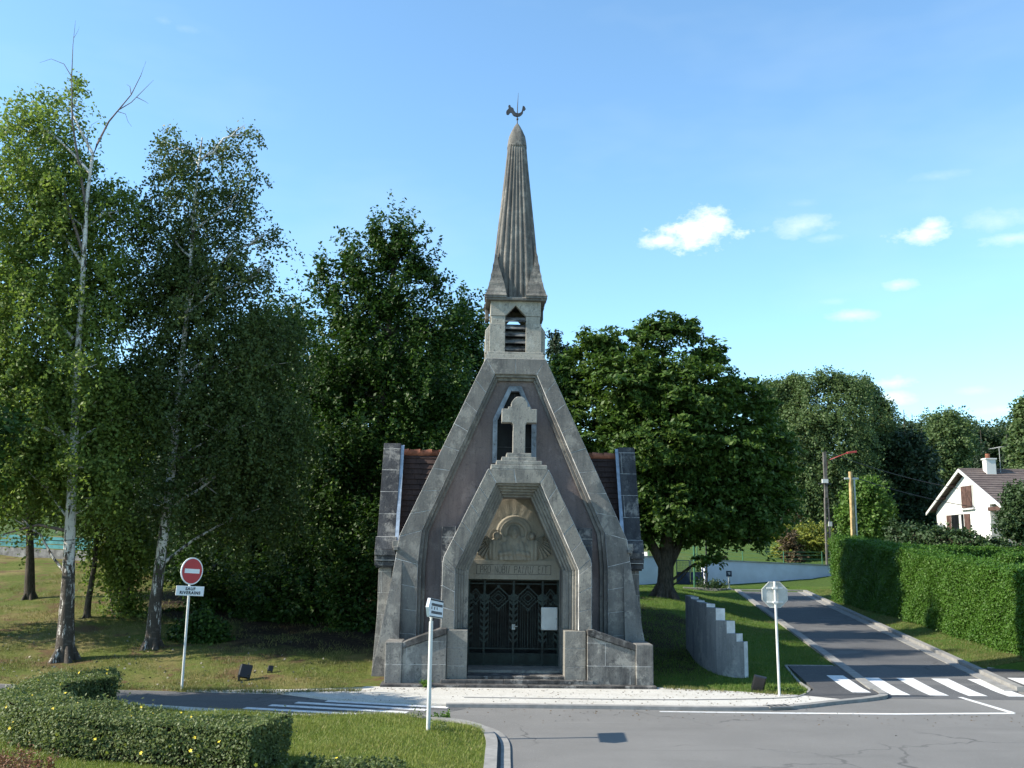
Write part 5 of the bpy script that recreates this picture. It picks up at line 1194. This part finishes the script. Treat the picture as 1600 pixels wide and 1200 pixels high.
conifer('small dark fir rising between two woodland crowns left of the house ridge', 1470, 655, 760, 28, 130)
for lab, px, y, lb, mt in (
    ('pale green woodland crown on the skyline left of the house', 1478, 118, [(1475, 660, 22, 22), (1490, 690, 34, 40), (1460, 700, 30, 40), (1480, 740, 40, 40)], 'weep_leaf'),
    ('broad woodland tree behind the house ridge', 1530, 135, [(1515, 690, 30, 26), (1545, 700, 34, 28), (1530, 730, 44, 36)], 'wood_leaf'),
    ('woodland tree filling the skyline right of the chimney', 1575, 140, [(1560, 690, 28, 24), (1590, 695, 30, 26), (1580, 730, 40, 36)], 'wood_leaf'),
    ('tree cut by the right edge of the view above the house', 1606, 90, [(1604, 650, 14, 30), (1606, 690, 20, 36), (1610, 740, 24, 40)], 'weep_leaf'),
    ('dark woodland tree behind the left bargeboard of the house', 1425, 86, [(1420, 720, 34, 50), (1432, 770, 36, 44), (1405, 790, 36, 30), (1440, 800, 30, 20)], 'fir_leaf'),
    ('dark woodland tree behind the bright round tree', 1390, 100, [(1385, 740, 36, 46), (1370, 790, 44, 40), (1410, 800, 40, 30)], 'fir_leaf'),
    ('dim woodland tree in the gap under the chestnut crown', 1170, 105, [(1170, 760, 50, 40), (1130, 770, 50, 40), (1210, 780, 44, 30)], 'wood_leaf'),
    ('dim woodland tree low behind the weeping birches', 1250, 110, [(1255, 770, 50, 30), (1290, 775, 40, 28), (1220, 775, 40, 26)], 'wood_leaf')):
    p = at(px, 760, y); simple_tree('woodland_tree', lab, gb(p.x, y), [(px, 780), (px, 700)], y, .25, plobes(lb, y), M[mt], 900, nleaf=26, L=1.4, grav=.3, spread=.3, size=.34)
def distant_wood():
    lb = []
    for k in range(46):
        px = 1390 + 250 * (k + RNG.uniform()) / 46; y = RNG.uniform(140, 175); top = np.interp(px, [1390, 1440, 1480, 1520, 1560, 1600, 1650], [655, 648, 640, 654, 658, 646, 630]) + RNG.uniform(-8, 16)
        r = RNG.uniform(12, 24); lb += plobes([(px, top + r, r, r), (px + RNG.uniform(-8, 8), top + r * 2.6, r * 1.4, r * 1.5), (px, top + r * 5, r * 1.6, r * 2)], y)
    for k in range(16):
        px = 1130 + 150 * k / 16; y = RNG.uniform(120, 140); lb += plobes([(px, 775 + RNG.uniform(-14, 8), 20, 18)], y)
    Pt, D = lobe_points(lb, 5200, .3); D = D + np.array((0, 0, .6)); D /= np.linalg.norm(D, axis=1, keepdims=True)
    P, Nn = twig_leaves(Pt - D * 1.0, D, 2.0, 20, .2, .45, .4, .4)
    tag(leaf_mesh('distant_wood', P, Nn, .42, M['far_leaf']), kind='stuff')
distant_wood()
simple_tree('round_tree', 'small round tree with fresh yellow green leaves behind the wooden pole', gb(28.2, 76), [(1358, 830), (1358, 780)], 76, .15,
    plobes([(1352, 770, 32, 22), (1340, 800, 28, 28), (1372, 800, 26, 26), (1355, 820, 40, 22), (1330, 812, 14, 20)], 76), M['acacia_leaf'], 900, nleaf=26, L=.9, grav=.2, spread=.2, size=.25)
for lab, px, y, lb, mt, n in (
    ('spreading golden green juniper nearest to the white wall', 1265, 66, [(1270, 840, 34, 26), (1240, 860, 36, 18), (1285, 865, 20, 20)], 'juniper_leaf', 420),
    ('flat spreading juniper on the slope left of the lattice pole', 1205, 74, [(1200, 835, 36, 14), (1175, 838, 24, 10), (1225, 830, 26, 14)], 'juniper_leaf', 380),
    ('brownish thin shrub between the two golden junipers', 1238, 65, [(1236, 852, 12, 26), (1240, 870, 16, 14)], 'brown_leaf', 160),
    ('dark green shrub under the chestnut branches above the wall', 1150, 82, [(1150, 822, 26, 14), (1180, 820, 20, 12)], 'laurel_leaf', 220),
    ('dark reddish shrub at the top of the meadow', 1252, 84, [(1250, 795, 18, 12)], 'brown_leaf', 120)):
    p = at(px, 870, y); simple_tree('garden_shrub', lab, gb(p.x, y), [(px, 850)], y, .06, plobes(lb, y), M[mt], n, 'shrub', nleaf=24, L=.7, grav=.25, spread=.09, size=.17, flat=.4, dirmix=(0, 0, .3))
simple_tree('garden_tree', 'dark bushy tree hiding the right end of the house', gb(35.5, 62), [(1592, 840), (1592, 790)], 62, .15,
    plobes([(1592, 790, 26, 26), (1582, 815, 26, 22), (1606, 800, 24, 40), (1590, 770, 20, 14), (1600, 830, 24, 16)], 62), M['laurel_leaf'], 700, nleaf=24, L=.6, grav=.2, spread=.15, size=.19)

# ------------------------------------------------------------------ hedges
def hedge(name, label, path, width, ztop, leafm, dens, size, cat='hedge', zbase=None, lump=.06, spiky=.0, uplean=.35, bare=0):
    """clipped hedge: twiggy core and a skin of small leaves over its sides and top"""
    P = [Vector((x, y, 0)) for x, y in path]; n = len(P)
    zb = zbase or ztf; x0, y0 = path[0]; b0 = Vector((x0, y0, zb(x0, y0)))
    root = empty(name, b0, label=label, cat=cat)
    Ls, Rs = [], []
    for i, p in enumerate(P):
        d = (P[min(i + 1, n - 1)] - P[max(i - 1, 0)]).normalized(); nn = Vector((-d.y, d.x, 0)); Ls.append(p + nn * width / 2); Rs.append(p - nn * width / 2)
    def zz(p, i): return zb(p.x, p.y)
    ts = [ztop(p.x, p.y) if callable(ztop) else ztop for p in P]
    mb = MB(); rings = []
    e = min(.12, width * .18)
    for i in range(n):
        l, r = Ls[i].lerp(P[i], 2 * e / width), Rs[i].lerp(P[i], 2 * e / width); zl, zr_ = zb(l.x, l.y) - .1, zb(r.x, r.y) - .1
        if i == 0: sh = (P[1] - P[0]).normalized() * e
        elif i == n - 1: sh = (P[-2] - P[-1]).normalized() * e
        else: sh = Vector((0, 0, 0))
        rings.append([Vector((q.x, q.y, z)) + sh - b0 for q, z in ((l, zl), (r, zr_), (r, ts[i] - e), (l, ts[i] - e))])
    mb.lathe_rings(rings, 0, False); mb.build('twig_core', M['hedge_core'], root, recalc=True)
    Ps, Ns = [], []
    def quad(a, b, c, d, nrm):
        area = ((b - a).cross(d - a)).length * .5 + ((b - c).cross(d - c)).length * .5; k = int(area * dens)
        if k < 1: return
        u, v = RNG.uniform(0, 1, (2, k)); A_, B_, C_, D_ = [np.array(q) for q in (a, b, c, d)]
        pp = (A_ * ((1 - u) * (1 - v))[:, None] + B_ * (u * (1 - v))[:, None] + C_ * (u * v)[:, None] + D_ * ((1 - u) * v)[:, None])
        lum = (np.sin(pp[:, 0] * 3.1 + pp[:, 2] * 2.3) * np.sin(pp[:, 1] * 2.7 + pp[:, 2] * 1.9)) * lump
        off = lum + np.abs(RNG.normal(size=k)) * size * .7 - .04 + (RNG.uniform(size=k) < .04) * RNG.uniform(0, 1, k) * spiky
        pp += np.array(nrm)[None, :] * off[:, None]
        if bare and abs(nrm[2]) < .5:
            hz = pp[:, 2] - min(a.z, b.z); gap = np.sin(pp[:, 0] * 6 + pp[:, 1] * 5) * np.sin(pp[:, 0] * 2.3 - pp[:, 1] * 3.1) * .5 + .5
            kk = RNG.uniform(size=k) < np.clip(.12 + hz / bare * (.6 + .8 * gap), 0, 1); pp = pp[kk]; k = len(pp)
        Ps.append(pp); Ns.append(RNG.normal(size=(k, 3)) * .7 + np.array(nrm)[None, :] * .6 + np.array((0, 0, uplean))[None, :])
    Z = Vector((0, 0, 1))
    for i in range(n - 1):
        zs = [zb(q.x, q.y) for q in (Ls[i], Ls[i + 1], Rs[i], Rs[i + 1])]
        d = (P[i + 1] - P[i]).normalized(); nn = Vector((-d.y, d.x, 0))
        w3 = lambda q, z: Vector((q.x, q.y, z))
        quad(w3(Ls[i], zs[0]), w3(Ls[i + 1], zs[1]), w3(Ls[i + 1], ts[i + 1]), w3(Ls[i], ts[i]), nn)
        quad(w3(Rs[i], zs[2]), w3(Rs[i + 1], zs[3]), w3(Rs[i + 1], ts[i + 1]), w3(Rs[i], ts[i]), -nn)
        quad(w3(Ls[i], ts[i]), w3(Ls[i + 1], ts[i + 1]), w3(Rs[i + 1], ts[i + 1]), w3(Rs[i], ts[i]), Z)
    for i, dd in ((0, (P[0] - P[1]).normalized()), (n - 1, (P[-1] - P[-2]).normalized())):
        zl, zr_ = zb(Ls[i].x, Ls[i].y), zb(Rs[i].x, Rs[i].y)
        quad(Vector((Ls[i].x, Ls[i].y, zl)), Vector((Rs[i].x, Rs[i].y, zr_)), Vector((Rs[i].x, Rs[i].y, ts[i])), Vector((Ls[i].x, Ls[i].y, ts[i])), dd)
    Pp = np.concatenate(Ps) - np.array(b0); Nn = np.concatenate(Ns)
    leaf_mesh('foliage', Pp, Nn, size, leafm, root)
    return root, Pp, Nn
hp = [(float(np.interp(y, [25, 28, 32, 36, 40, 44, 47, 50.2], [15.2, 15.35, 15.65, 15.85, 16.05, 16.25, 16.42, 16.55])) + .03 * math.sin(y * 1.9), float(y)) for y in np.linspace(25, 50.2, 40)]
hedge('clipped_hedge', 'long tall clipped green hedge lining the right side of the side road', [(x + .65, y) for x, y in hp], 1.3, lambda x, y: 2.60 + .066 * (y - 25) + .045 * math.sin(y * 1.3) + .03 * math.sin(y * 3.1), M['clip_leaf'], 2300, .07, spiky=.2, lump=.07, uplean=.5, bare=.18)
hedge('clipped_hedge', 'lower clipped hedge running right behind the long tall hedge', [(19.6, 53.5), (23, 54.2), (26.5, 55), (30, 55.6)], 1.4, lambda x, y: 3.95 - .012 * (x - 19), M['clip_leaf'], 900, .1, spiky=.14)
hedge('clipped_hedge', 'farther clipped hedge section at the right edge below the house', [(25.6, 50.5), (29, 51.2), (34, 52)], 1.4, lambda x, y: 3.55, M['clip_leaf'], 900, .1, spiky=.14)
hedge('rough_hedge', 'dark overgrown hedge below the white house', [(24.6, 61.5), (25.4, 59.5), (26.5, 57.8), (29, 56.2), (33, 55)], 2.0, lambda x, y: 5.3 - .24 * (x - 23.9) + .18 * math.sin(x * 1.9), M['laurel_leaf'], 260, .2, lump=.3, spiky=.5)
pot_path = dense([(-8.0, 20.4), (-8.45, 20.1), (-8.75, 19.2), (-8.6, 18.0), (-8.0, 17.0), (-7.1, 16.2), (-5.8, 15.7), (-4.6, 15.35), (-3.5, 14.95)], 3)
zi = lambda x, y: float(zisl(x, y))
pr, Pp, Nn = hedge('flowering_hedge', 'low curved shrub hedge with yellow flowers in the left foreground', pot_path, 1.0, lambda x, y: .79 + .05 * math.sin(x * 2.1 + y) + .03 * math.sin(x * 5.3), M['potentilla_leaf'], 4200, .048, zbase=zi, lump=.06, spiky=.14, bare=.32)
def flowers(root, Pp, k, size):
    idx = RNG.choice(len(Pp), k, replace=False); idx = idx[Pp[idx][:, 2] > .12]
    for i in idx:
        nrm = np.array(unit(1)[0]) * .5 + np.array((0, -.6, .6)); nrm /= np.linalg.norm(nrm); a = np.cross(nrm, (0, 0, 1)); a /= np.linalg.norm(a); b = np.cross(nrm, a)
        mb = MB(); c = Pp[i] + nrm * .045; ring_ = []
        for t in range(10): rr = size * (.95 if t % 2 == 0 else .55); ring_.append(tuple(c + (a * math.cos(t * .628) + b * math.sin(t * .628)) * rr + nrm * .006))
        mb.add([tuple(c)] + ring_, [(0, 1 + t, 1 + (t + 1) % 10) for t in range(10)]); mb.build('flower', M['petal'], root, recalc=False)
flowers(pr, Pp, 75, .034)
rs = empty('rusty_shrub', (-7.1, 14.0, zi(-7.1, 14.0)), label='patch of rusty brown stems at the lower left corner', cat='shrub')
Pt = np.stack([RNG.uniform(-1.6, .7, 500), RNG.uniform(-.7, .5, 500), np.full(500, .02)], 1); D = unit(500) * .5 + np.array((0, 0, 1)); D /= np.linalg.norm(D, axis=1, keepdims=True)
P, Nn = twig_leaves(Pt, D, .38, 22, .1, .02, .3, .2); leaf_mesh('stems', P, Nn, .05, M['red_leaf'], rs, .35)
lp = empty('low_plant', (-2.3, 14.98, zi(-2.3, 14.98)), label='low leafy plant with a few yellow flowers at the bottom edge of the turf', cat='plant')
Pt = np.stack([RNG.uniform(-.85, .75, 220), RNG.uniform(-.3, .2, 220), np.full(220, .02)], 1); D = unit(220) * .7 + np.array((0, 0, 1)); D /= np.linalg.norm(D, axis=1, keepdims=True)
P, Nn = twig_leaves(Pt, D, .15, 24, .1, .025, .5, .2); leaf_mesh('foliage', P, Nn, .05, M['potentilla_leaf'], lp); flowers(lp, P, 14, .03)
def tuft(x, y, zf, label, h, n, mat='potentilla_leaf', r=.12, size=.05):
    o = empty('weed_tuft', (x, y, zf(x, y)), label=label, cat='plant')
    Pt = np.stack([RNG.normal(size=n) * r, RNG.normal(size=n) * r, np.zeros(n)], 1); D = unit(n) * .6 + np.array((0, 0, 1)); D /= np.linalg.norm(D, axis=1, keepdims=True)
    P, Nn = twig_leaves(Pt, D, h, 14, .15, .02, .4, .3); leaf_mesh('foliage', P, Nn, size, M[mat], o)
tuft(-2.02, 24.55, lambda x, y: .05, 'small bright weed growing at the foot of the chapel steps', .18, 30, 'acacia_leaf', .05)
tuft(-1.2, 18.2, zi, 'scraggly weed at the foot of the arrow sign pole', .2, 16, 'potentilla_leaf', .08, .035)
tuft(-1.75, 19.9, zi, 'tall weed at the far kerb of the turf island', .3, 8, 'potentilla_leaf', .05, .035)
tuft(6.95, 24.75, ztf, 'leafy weeds in bare soil right of the stop sign pole', .16, 90, 'chestnut_leaf', .2, .05)
tuft(11.75, 57.2, ztf, 'dark lavender clump against the white gate pillar', .6, 120, 'laurel_leaf', .45, .1)
tuft(-1.3, 20.05, zi, 'little weed between turf and kerb near the arrow sign', .18, 20, 'acacia_leaf', .1)

# ------------------------------------------------------------------ teal boards at far left
tf = empty('board_fence', (-26.5, 46.5, ztf(-26.5, 46.5)), label='weathered teal board fence on a low grey block wall at far left', cat='fence')
def fz(x): return .0
e0 = Vector((-26.5, 46.5, ztf(-26.5, 46.5))); e1 = Vector((-18.6, 44.9, ztf(-18.6, 44.9)))
mb = MB(); d = (e1 - e0); n = Vector((-d.y, d.x, 0)).normalized() * .1
mb.extr([-n + Vector((0, 0, -.5)), d - n + Vector((0, 0, -.5)), d - n + Vector((0, 0, .40)), -n + Vector((0, 0, .40))], n * 2); mb.build('block_wall', M['grey_block'], tf)
for a, b in ((.45, .62), (.66, .80), (.84, .98)):
    mb = MB(); mb.extr([-n * .3 + Vector((0, 0, a)), d - n * .3 + Vector((0, 0, a)), d - n * .3 + Vector((0, 0, b)), -n * .3 + Vector((0, 0, b))], n * .3); mb.build('board', M['teal'], tf)
for k in range(6):
    q = d * (k / 5); mb = MB(); mb.box(q.x - .05, q.x + .05, q.y + .02, q.y + .12, q.z + .3, q.z + 1.0); mb.build('post', M['teal'], tf)

# ------------------------------------------------------------------ turf
def blades(name, sampler, n, h, wdt, mat, zf, label=None):
    x, y = sampler(n); n = len(x); z = zf(x, y)
    th = RNG.uniform(0, 2 * np.pi, n); hh = h * RNG.uniform(.5, 1.3, n); lean = RNG.normal(size=(n, 2)) * .45 * hh[:, None]
    V = np.empty((n, 3, 3)); V[:, 0] = np.stack([x - np.cos(th) * wdt, y - np.sin(th) * wdt, z - .01], 1); V[:, 1] = np.stack([x + np.cos(th) * wdt, y + np.sin(th) * wdt, z - .01], 1)
    V[:, 2] = np.stack([x + lean[:, 0], y + lean[:, 1], z + hh], 1)
    me = bpy.data.meshes.new(name); me.vertices.add(n * 3); me.vertices.foreach_set('co', V.astype(np.float32).ravel()); me.loops.add(n * 3); me.loops.foreach_set('vertex_index', np.arange(n * 3, dtype=np.int32))
    me.polygons.add(n); me.polygons.foreach_set('loop_start', np.arange(0, n * 3, 3, dtype=np.int32)); me.polygons.foreach_set('loop_total', np.full(n, 3, np.int32)); me.materials.append(mat); me.update(calc_edges=True)
    o = bpy.data.objects.new(name, me); C.objects.link(o); tag(o, kind='stuff'); return o
def clumpy(x, y, s=.6, thr=-.3): return (np.sin(x * 2.1 + np.sin(y * 1.7) * 1.4) * np.sin(y * 2.3 + np.sin(x * 1.3)) + RNG.normal(size=len(x)) * s) > thr
def isl_s(n):
    x = RNG.uniform(-10.5, -.42, n); y = 14.2 + (isl_top(x) - .12 - 14.2) * RNG.uniform(0, 1, n) ** .9; k = clumpy(x, y, .8, -.5); return x[k], y[k]
blades('turf_grass', isl_s, 150000, .055, .006, M['blade'], zisl)
def lb_s(n):
    x = RNG.uniform(-19, -3.7, n); y = northedge(x) + .02 + (44 - northedge(x)) * RNG.uniform(0, 1, n) ** 1.7; k = clumpy(x, y, .45, .12) & (y > northedge(x)); return x[k], y[k]
blades('bank_grass', lb_s, 130000, .085, .008, M['blade_dry'], zt)
def rb_s(n):
    y = 24.2 + 33 * RNG.uniform(0, 1, n) ** 1.6; x = 3.4 + (RL(y) - .2 - 3.4) * RNG.uniform(0, 1, n); ap = (x > 7.6) & (y < 29.05) & (x > np.interp(y, [24, 25.2, 29], [7.1, 7.65, 8.1])); k = (y > northedge(x) + .02) & ~ap & clumpy(x, y, .9, -.6); return x[k], y[k]
blades('bank_grass', rb_s, 130000, .075, .008, M['blade_bank'], zt)
def rv_s(n):
    y = 29.1 + 28 * RNG.uniform(0, 1, n) ** 1.3; x = RRt(y) + .3 + RNG.uniform(0, 3.2, n); k = clumpy(x, y, .8, -.3); return x[k], y[k]
blades('verge_grass', rv_s, 70000, .07, .008, M['blade_dry'], zt)
def pebbles():
    n = 260; x = RNG.uniform(-15, -5, n); y = northedge(x) + RNG.uniform(.1, 5.5, n) ** 1.0; z = zt(x, y)
    P = np.stack([x, y, z + .03], 1); leaf_mesh('fallen_litter', P, RNG.normal(size=(n, 3)) * .5 + np.array((0, 0, 1)), .07, M['stone_bits'], None, .8)['kind'] = 'stuff'
pebbles()
def debris():
    n = 900; t = RNG.uniform(0, 1, n); x = RNG.uniform(-4, 7.2, n); y = np.where(t < .5, northedge(x) - np.abs(RNG.normal(size=n)) * .25, 22.3 + RNG.uniform(0, 2.2, n)); z = np.full(n, .056)
    k = (y > 22.25) & (y < northedge(x)) & ~((np.abs(x - .15) < 3.6) & (y > 24.4)); P = np.stack([x, y, z], 1)[k]
    n2 = 220; x2 = RNG.uniform(-1, 12, n2); y2 = 21.95 - np.abs(RNG.normal(size=n2)) * .9; P = np.concatenate([P, np.stack([x2, y2, np.full(n2, .006)], 1)])
    leaf_mesh('gutter_litter', P, RNG.normal(size=(len(P), 3)) * .25 + np.array((0, 0, 1)), .045, M['litter'], None, .7)['kind'] = 'stuff'
debris()
def edge_s(n):
    x = RNG.uniform(-12, 7.1, n); y = northedge(x) + RNG.normal(size=n) * .10 - .03; k = ~((x > -3.5) & (x < 3.9)) & clumpy(x, y, .5, -.1); return x[k], y[k]
blades('edge_grass', edge_s, 9000, .09, .007, M['blade_dry'], lambda x, y: np.maximum(zt(x, y), .045))
def isle_s(n):
    x = RNG.uniform(-10, -.5, n); y = isl_top(x) - np.abs(RNG.normal(size=n)) * .12 + .03; k = clumpy(x, y, .5, .0); return x[k], y[k]
blades('edge_grass', isle_s, 9000, .08, .006, M['blade'], lambda x, y: zisl(x, y) + .0)
